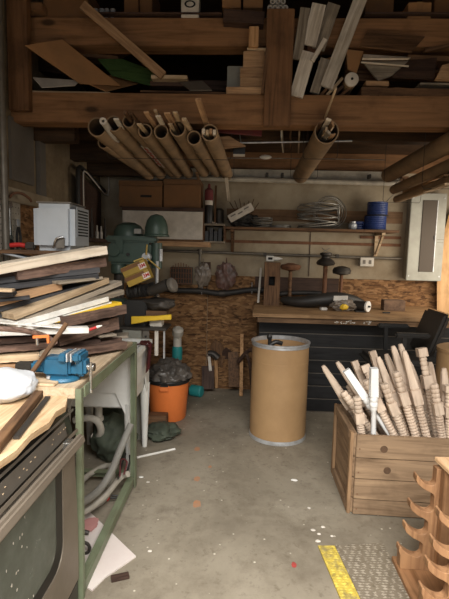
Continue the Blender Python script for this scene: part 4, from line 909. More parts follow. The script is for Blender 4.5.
BALS = [ # top px, rim px, Y top, Y at rim, kind, label
 (323, 366, 347, 403, 2.78, 2.80, 'taper', 'baluster leaning furthest left out of the crate'),
 (337, 362, 368, 408, 2.90, 2.86, 'taper', 'second leftmost baluster in the crate, close above the slanted white one'),
 (346, 370, 386, 430, 2.66, 2.62, 'white', 'white painted baluster slanting to the left in the crate'),
 (354, 361, 372, 405, 2.96, 2.90, 'square', 'slim square ended baluster behind the two white ones'),
 (364, 365, 381, 405, 2.84, 2.78, 'cap', 'knob ended baluster just left of the upright white one'),
 (374, 368, 373.5, 432, 2.56, 2.57, 'white', 'white painted baluster standing upright in the crate'),
 (372, 351, 392, 415, 2.94, 2.88, 'square', 'square ended baluster rising behind the upright white one'),
 (378, 357, 404, 430, 2.72, 2.66, 'taper', 'tapered baluster directly right of the upright white one'),
 (386, 354, 411, 420, 2.86, 2.80, 'taper', 'third tapered baluster from the upright white one, slim'),
 (393, 346, 416, 425, 2.74, 2.70, 'taper', 'tall tapered baluster in the middle of the crate, left of the tallest pair'),
 (400, 344, 424, 420, 2.94, 2.88, 'taper', 'tallest tapered baluster in the crate, at the back'),
 (404, 351, 424.5, 430, 2.66, 2.62, 'taper', 'broad tapered baluster at the front, right of the crate middle'),
 (421, 348, 436, 430, 2.72, 2.66, 'cap', 'baluster with a square cap, left of the black chair arm'),
 (434, 384, 441, 432, 2.58, 2.585, 'bead', 'short beaded baluster near the right end of the crate front'),
 (444, 368, 446, 430, 2.68, 2.66, 'taper', 'baluster at the right edge of the picture, tapered end'),
 (357, 397, 361, 432, 2.565, 2.565, 'bead', 'low baluster with a square end at the left front corner of the crate'),
 (343, 392, 372, 432, 2.70, 2.66, 'bead', 'low beaded baluster along the left side of the crate'),
 (384, 384, 403, 434, 2.575, 2.57, 'bead', 'beaded baluster slanting low in front, right of the upright white one'),
 (412, 372, 424, 420, 2.9, 2.87, 'square', 'slim square baluster half hidden behind the broad front one'),
 (349, 385, 366, 425, 2.93, 2.92, 'bead', 'low beaded baluster in the shade behind the left corner of the crate'),
 (366, 380, 392, 432, 2.61, 2.6, 'bead', 'beaded baluster crossing low behind the upright white one'),
 (396, 372, 414, 432, 2.6, 2.59, 'bead', 'beaded baluster in the front row, left of the broad tapered one'),
 (409, 362, 430, 425, 2.8, 2.78, 'taper', 'tapered baluster between the tallest one and the square capped one'),
 (449, 385, 449, 432, 2.6, 2.6, 'cap', 'baluster cut off by the right edge of the picture, in the front row'),
 (430, 362, 437, 420, 2.9, 2.87, 'taper', 'tapered baluster behind the square capped one'),
]
for (tx, ty, rx, ry, Y0, Y1, kind, lab) in BALS:
    A = P(tx, ty, Y=Y0); B = P(rx, ry, Y=Y1); d = (A-B).normalized(); zf = 0.03
    L = min((A.z-zf)/d.z, 0.98); base = A-d*L; s_ = L/BL
    # keep the foot inside the crate
    q = KM.transposed() @ (base-K0); q.x = min(max(q.x, 0.07), KW-0.06); q.y = min(max(q.y, 0.035), KD-0.06); base = K0+KM @ V((q.x, q.y, zf+0.012))
    d = A-base; L = d.length; d.normalize()
    z = d; x = V((1, 0, 0)); x = (x-z*x.dot(z)).normalized(); y = z.cross(x)
    e = bpy.data.objects.new('turned_baluster', None); COL.objects.link(e); e.empty_display_size = 0.05
    sx = 1.0; e.matrix_world = Matrix.Translation(base) @ Matrix((x, y, z)).transposed().to_4x4() @ Matrix.Diagonal((sx, sx, L/BL, 1))
    tag(e, lab, 'baluster', 'balusters in the crate')
    for n_, me in (WM if kind == 'white' else BM[kind]):
        o = bpy.data.objects.new(n_, me); o.parent = e; COL.objects.link(o)

# ================================================================== CHAIR, TAN DRUM AT THE RIGHT
q0 = V((1.23, 3.62, 0))
t = thing('office_chair', q0, 'black armchair turned sideways behind the crate at the right', 'chair')
part('seat', MB().box(q0+V((-0.02, 0, 0.66)), (0.44, 0.4, 0.07), None, 0.03), 'leather', t)
part('backrest', MB().bar(q0+V((0.2, 0, 0.72)), q0+V((0.32, 0, 1.06)), 0.4, 0.05, (1, 0, -0.3), 0.02), 'leather', t)
for s_ in (-1, 1):
    a = part('armrest', MB().box(q0+V((0.05, s_*0.22, 0.9)), (0.26, 0.055, 0.035), None, 0.012), 'black', t)
    part('arm_post', MB().bar(q0+V((-0.0, s_*0.22, 0.63)), q0+V((-0.01, s_*0.22, 0.882)), 0.03, 0.02, (0, 1, 0)), 'black', a)
part('gas_post', MB().cyl(q0+V((0, 0, 0.08)), q0+V((0, 0, 0.625)), 0.03), 'black', t)
for k in range(5):
    a = 2*pi*k/5+0.3; l = part('leg', MB().bar(q0+V((0.03*cos(a), 0.03*sin(a), 0.085)), q0+V((0.24*cos(a), 0.24*sin(a), 0.065)), 0.035, 0.025), 'black', t)
    part('caster', MB().cyl(q0+V((0.24*cos(a)-0.015*sin(a), 0.24*sin(a)+0.015*cos(a), 0.0265)), q0+V((0.24*cos(a)+0.015*sin(a), 0.24*sin(a)-0.015*cos(a), 0.0265)), 0.026), 'black', l)
o2 = V((1.585, 3.15, 0))
t = thing('tan_drum', o2, 'tan round drum at the right edge beside the black chair', 'drum')
part('wall', MB().lathe([(0.205, 0.02), (0.21, 0.3), (0.205, 0.84), (0.199, 0.84), (0.199, 0.02), (0.205, 0.02)], o2, n=48), 'drum', t)
part('lid', MB().lathe([(0.21, 0.8405), (0.21, 0.862), (0.19, 0.87), (0, 0.872)], o2, n=48), 'drum', t)
part('bottom_rim', MB().lathe([(0.198, 0.0), (0.212, 0.0), (0.212, 0.0195), (0.198, 0.0195), (0.198, 0)], o2, n=48), 'steel', t)

# ================================================================== SCALLOPED RACK, MAT
def rack_panel(tips, Y, xr, ztop_in):
    """outline in xz with four scooped rests stepping outward to the floor"""
    T = [P(px, py, Y=Y) for px, py in tips]; W = 0.088
    out = [(xr, 0.03), (xr, ztop_in*0.7), (T[0].x+0.19, ztop_in), (T[0].x+W, ztop_in)]
    for i, p in enumerate(T):
        xs_ = T[0].x+W if i == 0 else T[i-1].x+0.086
        for k in range(0, 10):
            u = k/10; out.append((xs_+(p.x+0.007-xs_)*u, p.z-0.03*(1-u)-0.026*sin(pi*u**0.8)**0.7))
        out += [(p.x+0.007, p.z), (p.x, p.z-0.002), (p.x-0.001, p.z-0.024), (p.x+0.006, p.z-0.04)]
        if i < 3: out += [(p.x+0.035, p.z-0.064), (p.x+0.065, p.z-0.078), (p.x+0.08, p.z-0.088), (p.x+0.086, p.z-0.1)]
        else: out += [(p.x+0.008, 0.031)]
    return out[1:] + [(xr, 0.031)] if False else out[1:]+[(xr, 0.0305)]
t = thing('scalloped_rack', (1.0, 1.95, 0), 'brown wooden rack with stepped scooped rests at the lower right', 'rack')
TA = [(413.5, 471), (407.5, 497), (402.5, 519), (396.5, 541)]
TB_ = [(435, 505), (429, 533), (424, 554), (418, 580)]
for k, (tips, Y, zt) in enumerate([(TA, 2.05, 0.53), (TB_, 1.72, 0.48)]):
    poly = rack_panel(tips, Y, 1.3, zt)
    m_ = Matrix(((1, 0, 0, 0), (0, 0, 1, Y-0.045), (0, 1, 0, 0), (0, 0, 0, 1)))
    part('end_panel', MB().prism(poly, 0.045, m_, 0.0015), 'rackZ', t)
part('post', MB().bb(0.925, 0.97, 1.956, 2.003, 0.031, 0.545, 0.003), 'rackZ', t)
part('top_rail', MB().bar((0.95, 2.06, 0.556), (0.98, 1.5, 0.556), 0.07, 0.02, bev=0.003), 'rackedge', t)
part('back_board', MB().bb(1.0, 1.018, 1.7205, 2.0045, 0.2, 0.42), 'dark', t)
bx = P(398, 563, Y=2.03)
part('base_board', MB().bb(0.765, 1.3, 1.4, 2.1, 0.0, 0.03, 0.003), 'rackX', t)
t = thing('floor_mat', (0.63, 1.75, 0), 'grey diamond tread mat with a yellow edge on the floor', 'mat')
a, b = P(318, 547, Z=0.0), P(397, 545, Z=0.0)
q1 = P(340, 599, Z=0); dd = (q1-a).normalized()
e1 = P(334.5, 547, Z=0)
far = a+dd*1.1; 
part('yellow_edge', MB().slab([V((p.x, p.y, 0.0005)) for p in (a, e1, e1+dd*1.1, far)], -0.008 if ((e1-a).cross(far-a)).z < 0 else 0.008), 'matyellow', t, 'yellow tread edge')
e2 = e1+(e1-a).normalized()*0.002; bb_ = V((0.764, b.y, 0))
part('tread', MB().slab([V((p.x, p.y, 0.0005)) for p in (e2, bb_, V((0.764, e2.y-1.1, 0)), e2+dd*1.1)], -0.008 if ((bb_-e2).cross(e2+dd*1.1-e2)).z < 0 else 0.008), 'matgrey', t)

# ================================================================== BENCH
BX0, BX1, BY0, BY1, BZ = -1.45, -0.645, 1.745, 2.70, 0.93
t = thing('work_bench', (-1.05, 2.2, 0), 'work bench with sage green steel frame and pale wood top under the board stack', 'bench')
mb = MB()
for k, (a, b) in enumerate([(-1.45, -1.12), (-1.117, -0.85), (-0.847, -0.672)]): mb.bb(a, b, BY0, BY1, BZ-0.045, BZ, 0.003)
part('bench_top', mb, 'tanY', t)
def angle(mb, x, y, sx, sy, z0, z1, w=0.045, th=0.006):
    mb.bb(min(x, x+sx*w), max(x, x+sx*w), min(y, y+sy*th), max(y, y+sy*th), z0, z1, 0.001)
    return mb.bb(min(x, x+sx*th), max(x, x+sx*th), min(y+sy*th, y+sy*w), max(y+sy*th, y+sy*w), z0, z1, 0.001)
for (x, sx) in ((BX1, -1), (BX0, 1)):
    for (y, sy) in ((BY0, 1), (BY1, -1)):
        part('leg', angle(MB(), x, y, sx, sy, 0.0 , BZ-0.046 if x < -1 else BZ-0.002, 0.025 if y < 2 else 0.04), 'greensteel', t)
part('front_rail', MB().bb(BX1-0.006, BX1-0.0005, BY0+0.046, BY1-0.046, BZ-0.05, BZ-0.002).bb(BX1-0.026, BX1-0.006, BY0+0.046, BY1-0.046, BZ-0.05, BZ-0.0455), 'greensteel', t)
part('low_rail', MB().bar((BX1-0.012, BY1-0.05, 0.055), (BX1-0.012, BY0+0.046, 0.03), 0.012, 0.045).bar((BX1-0.03, BY1-0.05, 0.078), (BX1-0.03, BY0+0.046, 0.053), 0.03, 0.005), 'greensteel', t)
part('end_rail', MB().bb(BX0+0.01, BX1-0.046, BY1-0.012, BY1-0.006, 0.05, 0.1).bb(BX0+0.01, BX1-0.046, BY1-0.05, BY1-0.012, 0.095, 0.1), 'greensteel', t)
part('end_rail', MB().bb(BX0+0.046, BX1-0.046, BY1-0.008, BY1-0.002, BZ-0.1, BZ-0.05), 'greensteel', t)
solo('bench_block', MB().bb(-0.98, -0.76, 1.752, 1.83, BZ+0.0003, BZ+0.012, 0.003), 'beige', 'flat pale wood scrap on the bench corner in front of the vise', 'scrap')

# ---- vise
v0 = V((-0.765, 1.865, BZ)); zb = BZ+0.0005
t = thing('bench_vise', v0, 'blue bench vise bolted at the near corner of the bench', 'vise')
t.scale = (0.9, 0.88, 0.84)
part('swivel_base', MB().lathe([(0.075, 0), (0.078, 0.008), (0.07, 0.02), (0.055, 0.024)], (v0.x, v0.y, zb), n=28), 'blue', t)
mb = MB(); mb.box((v0.x-0.02, v0.y, BZ+0.075), (0.13, 0.085, 0.098), None, 0.012).box((v0.x-0.115, v0.y, BZ+0.065), (0.07, 0.055, 0.055), None, 0.01).box((v0.x+0.015, v0.y, BZ+0.125), (0.04, 0.125, 0.045), None, 0.008)
part('fixed_body', mb, 'blue', t)
mb = MB(); mb.box((v0.x+0.093, v0.y, BZ+0.075), (0.05, 0.08, 0.095), None, 0.014).box((v0.x+0.082, v0.y, BZ+0.128), (0.04, 0.125, 0.045), None, 0.01).box((v0.x+0.05, v0.y, BZ+0.055), (0.05, 0.05, 0.04), None, 0.004)
part('sliding_jaw', mb, 'blue', t)
for s_ in (0.0362, 0.0555): part('jaw_plate', MB().bb(v0.x+s_, v0.x+s_+0.006, v0.y-0.062, v0.y+0.062, BZ+0.108, BZ+0.15), 'steel', t, 'bare steel jaw plate')
part('screw_collar', MB().cyl((v0.x+0.1185, v0.y, BZ+0.07), (v0.x+0.15, v0.y, BZ+0.07), 0.02), 'chrome', t, 'bright steel screw end')
hd = part('handle', MB().cyl((v0.x+0.14, v0.y-0.022, BZ+0.1), (v0.x+0.138, v0.y-0.022, BZ-0.04), 0.0065), 'chrome', t)
part('handle_knob', MB().cyl((v0.x+0.138, v0.y-0.022, BZ-0.04), (v0.x+0.1378, v0.y-0.022, BZ-0.056), 0.011), 'chrome', hd)
part('anvil', MB().box((v0.x-0.185, v0.y, BZ+0.06), (0.09, 0.05, 0.05), None, 0.01), 'iron', t)
for s_ in (-1, 1): part('bolt', MB().cyl((v0.x-0.05, v0.y+s_*0.058, zb+0.018), (v0.x-0.05, v0.y+s_*0.058, zb+0.032), 0.009, n=6), 'steel', t)

# ---- stack of boards on the bench: ends in pixels with their depths
G = 'boards stacked on the bench'
def sb(ax, ay, Ya, bx, by, Yb, w_, tpx, mat, lab, rough=0.0, name='stacked_board', up=(0, 0, 1), cat='board'):
    Ym = (Ya+Yb)/2; return board(name, P(ax, ay, Y=Ya), P(bx, by, Y=Yb), w_, tpx*Ym/450, mat, lab, cat, G, up=up, rough=rough)
sb(-30, 275, 1.9, 107, 250, 2.35, 0.14, 9.0, 'pale', 'topmost whitish plank of the stack on the bench', 0.003)
sb(18, 275, 2.05, 106, 262, 2.4, 0.15, 9.5, 'bark', 'thick rough dark brown plank right under the topmost whitish plank', 0.008)
sb(-30, 284, 1.95, 100, 270, 2.35, 0.16, 6.0, 'char', 'charcoal board with a pale upper edge, third from the top of the stack')
sb(-20, 276.5, 2.0, 20, 273.5, 2.1, 0.12, 7.0, 'dark', 'short dark board end at the left under the topmost plank')
sb(-25, 291, 1.95, 99, 276, 2.35, 0.16, 6.0, 'char', 'charcoal board fourth from the top of the stack, pressed under another charcoal board')
sb(-28, 289.5, 1.86, 12, 291, 1.9, 0.06, 3.0, 'beige', 'short strip with a pale tip at the far left of the stack')
sb(-28, 298, 1.9, 13, 295, 1.95, 0.1, 4.0, 'char', 'short black strip at the far left, between the pale tip and the orange brown board')
sb(-25, 309, 1.88, 62, 286, 2.2, 0.13, 8.0, 'tan', 'orange brown board with a sawn end at the left of the stack', name='stacked_board')
sb(-25, 316, 1.9, 98, 284, 2.36, 0.14, 5.0, 'char', 'grey black board running up right from below the orange brown board')
sb(-25, 322, 1.92, 100, 288.5, 2.4, 0.14, 4.5, 'char', 'lower grey black board of the slanting pair')
sb(15, 317, 1.95, 109, 280.5, 2.42, 0.13, 6.0, 'beige', 'laminated beige board with a blunt left end, slanting up right', 0.002)
sb(28, 320, 2.0, 122, 283, 2.5, 0.12, 5.0, 'grey', 'grey weathered board right below the laminated beige board', 0.003)
sb(50, 312, 2.1, 124, 292, 2.5, 0.1, 5.5, 'grey', 'grey board with a tan sawn right end', 0.002)
sb(18, 325, 1.95, 109, 299, 2.4, 0.1, 5.5, 'white', 'clean white board, upper one of the white pair in the stack')
sb(28, 329, 1.97, 112, 303.5, 2.42, 0.1, 4.0, 'white', 'clean white board, lower one of the white pair in the stack')
sb(55, 321, 2.1, 122, 304, 2.44, 0.08, 4.5, 'yellow', 'yellow plastic strip under the white pair', name='yellow_strip', cat='strip')
sb(62, 322, 2.12, 126, 309, 2.45, 0.14, 10.0, 'bark', 'rough brown plank with a bark edge below the yellow strip', 0.007)
sb(-25, 321, 1.87, 66, 328.5, 2.05, 0.12, 1.5, 'white', 'thin bent white laminate sheet above the white plank', name='laminate_sheet', cat='sheet')
sb(-30, 334, 1.9, 89, 330.5, 2.12, 0.06, 6.2, 'white', 'white plank with a square right end, crossing the lower stack', 0.0)
sb(60, 340, 2.16, 119, 323, 2.46, 0.16, 13.0, 'bark', 'thickest dark brown slab near the bottom of the stack', 0.008)
sb(30, 348, 2.15, 100, 343, 2.36, 0.16, 7.0, 'dark', 'dark slab below the thickest slab, mostly in shadow', 0.004)
sb(45, 357, 2.04, 127, 345, 2.44, 0.17, 8.0, 'bark', 'lowest brown plank at the right, lying on the bench top', 0.005)
sb(-30, 344, 1.9, 48, 338, 2.1, 0.12, 6.0, 'dark', 'dark warped board under the white plank at the left', 0.005)
sb(-30, 352, 1.88, 52, 346, 2.08, 0.13, 6.0, 'bark', 'brown warped board second under the white plank at the left', 0.006)
sb(-30, 362, 1.86, 40, 357, 2.02, 0.12, 7.0, 'beige', 'pale tan ended board above the lowest left board', 0.004)
sb(-30, 370, 1.84, 34, 367, 2.0, 0.12, 6.0, 'tan', 'lowest board at the left of the stack, tan end', 0.003)
sb(-30, 378, 1.84, 30, 374, 1.98, 0.12, 5.0, 'dark', 'dark strip under the lowest tan board', 0.003)
sb(-25, 280, 2.0, 99, 272, 2.4, 0.14, 3.0, 'grey', 'thin grey strip squeezed under the charcoal board third from the top')
sb(-25, 303, 1.9, 30, 298, 2.0, 0.1, 3.0, 'char', 'thin black strip right under the black strip at the far left')
sb(60, 283, 2.15, 103, 278, 2.38, 0.12, 3.0, 'grey', 'short grey strip over the right half of the beige laminated board')
sb(-28, 327, 1.93, 60, 302, 2.2, 0.13, 4.0, 'grey', 'grey board under the grey black slanting pair at the left', 0.002)
sb(20, 333, 2.05, 85, 322, 2.3, 0.12, 4.5, 'dark', 'dark board between the white pair and the white plank', 0.004)
sb(70, 352, 2.2, 122, 340, 2.5, 0.14, 5.0, 'bark', 'brown slab sandwiched over the lowest brown plank at the right', 0.006)
solo('bent_strip', MB().tube([P(-20, 328, Y=1.86), P(20, 330, Y=1.9), P(45, 336, Y=1.98), P(56, 344, Y=2.0)], 0.012, 8, 3), 'bark', 'bent dark strip curling down to the leaning stick', 'strip')
t = thing('bar_clamp', P(42, 342, Y=1.93), 'orange and steel bar clamp lying in the lower left of the stack', 'clamp')
part('bar', MB().bar(P(33, 337, Y=1.93), P(49, 336, Y=1.94), 0.012, 0.012), 'orange', t, 'orange bar')
part('jaw', MB().bar(P(48, 336, Y=1.94), P(48.5, 343, Y=1.94), 0.012, 0.01), 'orange', t)
part('screw', MB().cyl(P(37, 338, Y=1.925), P(37.5, 345, Y=1.925), 0.007), 'chrome', t)
board('leaning_stick', P(66, 323, Y=1.85), P(25, 381, Y=1.79), 0.012, 0.018, 'old', 'brown stick leaning against the stack to the left of the vise', 'stick', up=(1, 0, 0.5))
solo('grey_rag', MB().blob(P(57, 355, Y=2.02), (0.08, 0.04, 0.03), 9, 0.35, 3, 3), 'grey', 'crumpled greyish rag between the stack and the blue vise', 'rag')
t = thing('marker_pen', P(93, 329, Y=2.3), 'red and white pen stuck between the slabs at the right end of the stack', 'pen')
part('barrel', MB().cyl(P(86, 331, Y=2.22), P(97, 327, Y=2.24), 0.007), 'red', t)
part('tip', MB().cyl(P(97, 327, Y=2.24), P(102, 325.5, Y=2.24), 0.008, 0.003), 'white', t)
board('short_board', P(100, 337, Y=2.35), P(117, 335, Y=2.42), 0.1, 0.012, 'grey', 'short greyish offcut on the bench by the right end of the stack', 'offcut')
board('short_board', P(112, 338, Y=2.5), P(128, 337, Y=2.52), 0.12, 0.014, 'grey', 'flat grey offcut at the far right corner of the bench', 'offcut')

# ================================================================== OVEN
OX, OY0, OY1, OZ = -0.655, 0.8, 1.725, 0.878
t = thing('wall_oven', (-1.0, 1.26, 0), 'old bronze steel oven with a dark glass door, under the plywood at the lower left', 'oven')
part('carcass', MB().bb(-1.4, -0.705, OY0, OY1, 0.0, OZ, 0.004), 'oven', t)
pt_, pb_ = V((-0.675, 0, OZ-0.004)), V((-0.652, 0, OZ-0.122)); n_ = V((0.118, 0, 0.023)).normalized()
def cpt(u, y, l=0.0): return pt_.lerp(pb_, u)+V((0, y, 0))+n_*l
def cslab(u0, u1, l, th, y1=OY1): return MB().slab([cpt(u0, OY0, l), cpt(u0, y1, l), cpt(u1, y1, l), cpt(u1, OY0, l)], th)
cp = part('control_panel', MB().slab([cpt(0, OY0), cpt(1, OY0), cpt(1, OY1), cpt(0, OY1)], -0.025) if False else cslab(0, 1, -0.022, 0.022), 'ovendark', t, 'black control panel')
part('panel_strip', cslab(0.16, 0.24, 0.0004, 0.0012), 'ovengrey', cp)
part('panel_strip', cslab(0.86, 0.97, 0.0004, 0.002), 'oven', cp)
part('panel_strip', cslab(0.33, 0.78, 0.0003, 0.0008, OY1-0.1), 'ovengrey', cp)
mb = MB(); MR_ = Matrix.Rotation(-0.19, 3, 'Y')
for k in range(36):
    if k in (0, 2, 5, 8, 9, 10, 11, 13, 16, 18, 20, 21, 22, 23, 24, 25, 26, 29, 30, 33): continue
    part('marking', MB().box(cpt(0.5+0.1*(k % 3 == 0), 1.08+0.0155*k, 0.0015), (0.0008, 0.007, 0.003), MR_), 'beige', cp, 'small pale marking')
# door with a rounded window
dz0, dz1, dy0, dy1 = 0.12, 0.738, OY0+0.02, OY1-0.002
wz0, wz1, wy0, wy1, wr = 0.3, 0.70, 0.98, 1.575, 0.09
def rr(y0, y1, z0, z1, r, n=6):
    o = []
    for (cy, cz, a0) in ((y1-r, z1-r*0.3, 0), (y0+r, z1-r*0.3, 1), (y0+r, z0+r, 2), (y1-r, z0+r, 3)):
        rz = r*0.3 if a0 < 2 else r
        for k in range(n+1):
            a = (a0+k/n)*pi/2; o.append((cy+r*cos(a) if True else 0, cz+rz*sin(a)))
    return o
inner = rr(wy0, wy1, wz0, wz1, wr)
bm2 = bmesh.new(); NI = len(inner)
def edgept(p):
    c = ((wy0+wy1)/2, (wz0+wz1)/2); dx, dz = p[0]-c[0], p[1]-c[1]
    s1 = ((dy1-c[0]) if dx > 0 else (dy0-c[0]))/dx if abs(dx) > 1e-9 else 1e9
    s2 = ((dz1-c[1]) if dz > 0 else (dz0-c[1]))/dz if abs(dz) > 1e-9 else 1e9
    s_ = min(s1, s2); return (c[0]+dx*s_, c[1]+dz*s_)
outer = [edgept(p) for p in inner]
F_in = [bm2.verts.new((OX, y, z)) for y, z in inner]; F_out = [bm2.verts.new((OX, y, z)) for y, z in outer]
B_in = [bm2.verts.new((OX-0.035, y, z)) for y, z in inner]; B_out = [bm2.verts.new((OX-0.035, y, z)) for y, z in outer]
for k in range(NI):
    j = (k+1) % NI
    for q4 in ((F_in[k], F_in[j], F_out[j], F_out[k]), (B_in[k], B_in[j], B_out[j], B_out[k]), (F_in[k], F_in[j], B_in[j], B_in[k]), (F_out[k], F_out[j], B_out[j], B_out[k])): bm2.faces.new(q4)
bmesh.ops.recalc_face_normals(bm2, faces=bm2.faces); mb = MB(); mb._add(bm2)
dr = part('door', mb, 'oven', t)
sh = Matrix(((0, 0, 1, OX-0.022), (1, 0, 0, 0), (0, 1, 0, 0), (0, 0, 0, 1)))
part('window_glass', MB().prism([(y, z) for y, z in rr(wy0+0.0005, wy1-0.0005, wz0+0.0005, wz1-0.0005, wr)], 0.006, sh), 'ovenglass', dr, 'dark glass window')
mb = MB(); g = rr(wy0+0.001, wy1-0.001, wz0+0.001, wz1-0.001, wr); g2 = rr(wy0+0.03, wy1-0.03, wz0+0.03, wz1-0.02, wr*0.8)
tb_ = bmesh.new(); a_ = [tb_.verts.new((OX-0.004, y, z)) for y, z in g]; b_ = [tb_.verts.new((OX-0.0155, y, z)) for y, z in g2]
for k in range(NI): tb_.faces.new((a_[k], a_[(k+1) % NI], b_[(k+1) % NI], b_[k]))
bmesh.ops.recalc_face_normals(tb_, faces=tb_.faces); mb._add(tb_)
part('window_bezel', mb, 'ovendark', dr)
part('handle', MB().box((OX+0.045, 1.22, 0.765), (0.03, 0.86, 0.04), Matrix.Rotation(-0.25, 3, 'Y'), 0.009), 'oven', dr)
for y in (1.6, 0.86): part('handle_bracket', MB().bb(OX-0.004, OX+0.038, y-0.022, y+0.022, 0.74, 0.775, 0.004), 'chrome', dr, 'bright end bracket')
rd = random.Random(9); mb = MB()
for k in range(26):
    y = 1.25+rd.gauss(0, 0.06); z = 0.32+0.36*rd.random()
    if 1.02 < y < 1.5: part('paint_fleck', MB().blob((OX-0.0155, y, z), (0.0008, 0.0015+0.003*rd.random(), 0.002+0.006*rd.random()), k, 0.3, 2, 1), 'label', dr, 'pale paint fleck')
part('kick_plate', MB().bb(-0.7045, OX-0.003, OY0+0.02, OY1-0.002, 0.01, 0.112, 0.003), 'ovendark', t)

# plywood, cloth, sticks on the oven
pts = [(-1.42, 0.82), (-0.70, 0.82), (-0.66, 0.9), (-0.672, 1.12), (-0.655, 1.24), (-0.668, 1.36), (-0.652, 1.46), (-0.672, 1.56), (-0.66, 1.62), (-0.685, 1.70), (-0.70, 1.735), (-1.42, 1.735)]
solo('plywood_sheet', MB().prism(pts, 0.022, Matrix.Translation((0, 0, OZ+0.0005))), 'ply', 'plywood sheet with a splintered edge lying on the oven', 'sheet')
PZ = OZ+0.0235
a, b = P(-6, 449, Z=PZ+0.018), P(39, 394, Z=PZ+0.018)
board('brown_stick', a, b, 0.032, 0.03, 'old', 'reddish brown square stick lying on the plywood over the oven', 'stick', center=True)
a, b = P(16, 438, Z=PZ+0.006), P(48, 397, Z=PZ+0.006)
board('flat_bar', a, b, 0.02, 0.009, 'iron', 'flat dark iron bar lying beside the reddish stick on the plywood', 'bar', center=True)
q = P(2, 402, Z=PZ)
mb = MB(); mb.blob((q.x-0.02, q.y+0.06, PZ+0.0455), (0.115, 0.13, 0.06), 2, 0.14, 1.6, 5, -0.045)
solo('white_cloth', mb, 'paper', 'crumpled white cloth on the plywood at the left edge', 'cloth')

# ================================================================== THINGS UNDER THE BENCH
def hosez(name, pts, r, mat, lab, cat='hose'):
    return solo(name, MB().tube([P(x, y, Y=Y) for x, y, Y in pts], r, 10, 5), mat, lab, cat)
def hosef(name, pts, r, mat, lab, cat='hose'):
    return solo(name, MB().tube([P(x, y, Z=z) for x, y, z in pts], r, 10, 5), mat, lab, cat)
hosez('grey_hose', [(131, 424, 2.58), (121, 448, 2.5), (110, 474, 2.4), (97, 492, 2.3), (82, 502, 2.15), (66, 506, 2.05)], 0.021, 'hose', 'thick grey hose sloping down to the left under the bench')
hosef('grey_hose', [(74, 496, 0.04), (84, 479, 0.09), (100, 468, 0.09), (110, 466, 0.1), (113, 476, 0.09), (106, 497, 0.06), (90, 508, 0.03), (70, 512, 0.03)], 0.017, 'hosepale', 'pale grey hose looped in a ring under the bench')
hosef('grey_hose', [(128, 474, 0.16), (120, 478, 0.13), (104, 497, 0.1), (84, 512, 0.1), (64, 516, 0.1)], 0.018, 'hosepale', 'pale grey hose curving below the sloping thick one')
hosef('thin_cable', [(118, 478, 0.16), (124, 458, 0.16), (128, 450, 0.16), (130, 460, 0.15), (127, 472, 0.16)], 0.006, 'black', 'thin black cable loop by the far bench leg', 'cable')
hosef('thin_cable', [(120, 476, 0.18), (121, 460, 0.18), (127, 462, 0.18), (124, 474, 0.17)], 0.005, 'maroon', 'dark red cable loop by the far bench leg', 'cable')
t = thing('red_plug', P(105, 498, Z=0.03), 'red plug with dark prongs lying under the bench', 'plug')
q = P(105, 498, Z=0.04)
part('body', MB().box(q, (0.05, 0.035, 0.035), Matrix.Rotation(0.5, 3, 'Z'), 0.008), 'red', t)
for k in (-1, 1): part('prong', MB().cyl(q+V((0.03, 0.016+0.012*k, 0)), q+V((0.1, 0.04+0.012*k, -0.01)), 0.005), 'black', t)
pz = 0.008
t = thing('stained_sheet', P(105, 545, Z=0), 'white square panel with a pink stain lying on the floor under the bench', 'panel')
qq = [P(x, y, Z=pz) for x, y in ((88, 510), (136, 556), (105, 577), (92, 590), (60, 570), (66, 530))]
part('panel', MB().slab(qq, 0.0075), 'stonewhite', t)
mb = MB(); c_ = P(89, 526, Z=pz)
mb.blob((c_.x, c_.y, pz+0.0085), (0.045, 0.06, 0.0008), 4, 0.4, 3, 3)
part('stain', mb, 'pink', t, 'pink stain')
q = P(82, 533, Z=pz+0.02)
solo('iron_scrap', MB().tube([q+V((-0.05, 0, 0.0)), q+V((0.0, 0.0, 0.01)), q+V((0.035, 0.005, 0.0))], 0.01, 8), 'iron', 'small dark metal scrap lying on the stained panel', 'scrap')
q = P(84, 548, Z=pz+0.03)
solo('iron_ring', MB().tube([q+V((0.028*cos(a*pi/6), 0.0, 0.0285*sin(a*pi/6))) for a in range(13)], 0.008, 8, 2), 'iron', 'small dark metal ring standing on the stained panel', 'ring')
a = P(111, 579, Z=0.008); b = P(129, 575, Z=0.008)
board('dark_chip', a, b, 0.035, 0.014, 'dark', 'small dark wood chip on the floor beside the stained panel', 'chip', center=True)
solo('white_stick', MB().cyl(P(137, 457.5, Z=0.009), P(175, 449, Z=0.009), 0.0085), 'white', 'thin white rod lying on the floor in front of the sink', 'rod')
for k, (px, py, s_, mat, lab) in enumerate([(197, 449, 0.022, 'orangemark', 'farthest faded orange paint mark on the floor, left of the drum'), (210, 467, 0.012, 'orangemark', 'smallest faded orange paint mark on the floor, right of the row'), (197, 479, 0.02, 'orangemark', 'middle faded orange paint mark on the floor'), (197, 504, 0.024, 'orangemark', 'nearest faded orange paint mark on the floor'), (294, 565, 0.012, 'redmark', 'small red paint mark on the floor left of the mat')]):
    q = P(px, py, Z=0.0); solo('paint_mark', MB().blob((q.x, q.y, 0.0008), (s_*0.9, s_*1.5, 0.0007), k+3, 0.5, 3, 3), mat, lab, 'paint mark', 'paint marks on the floor')
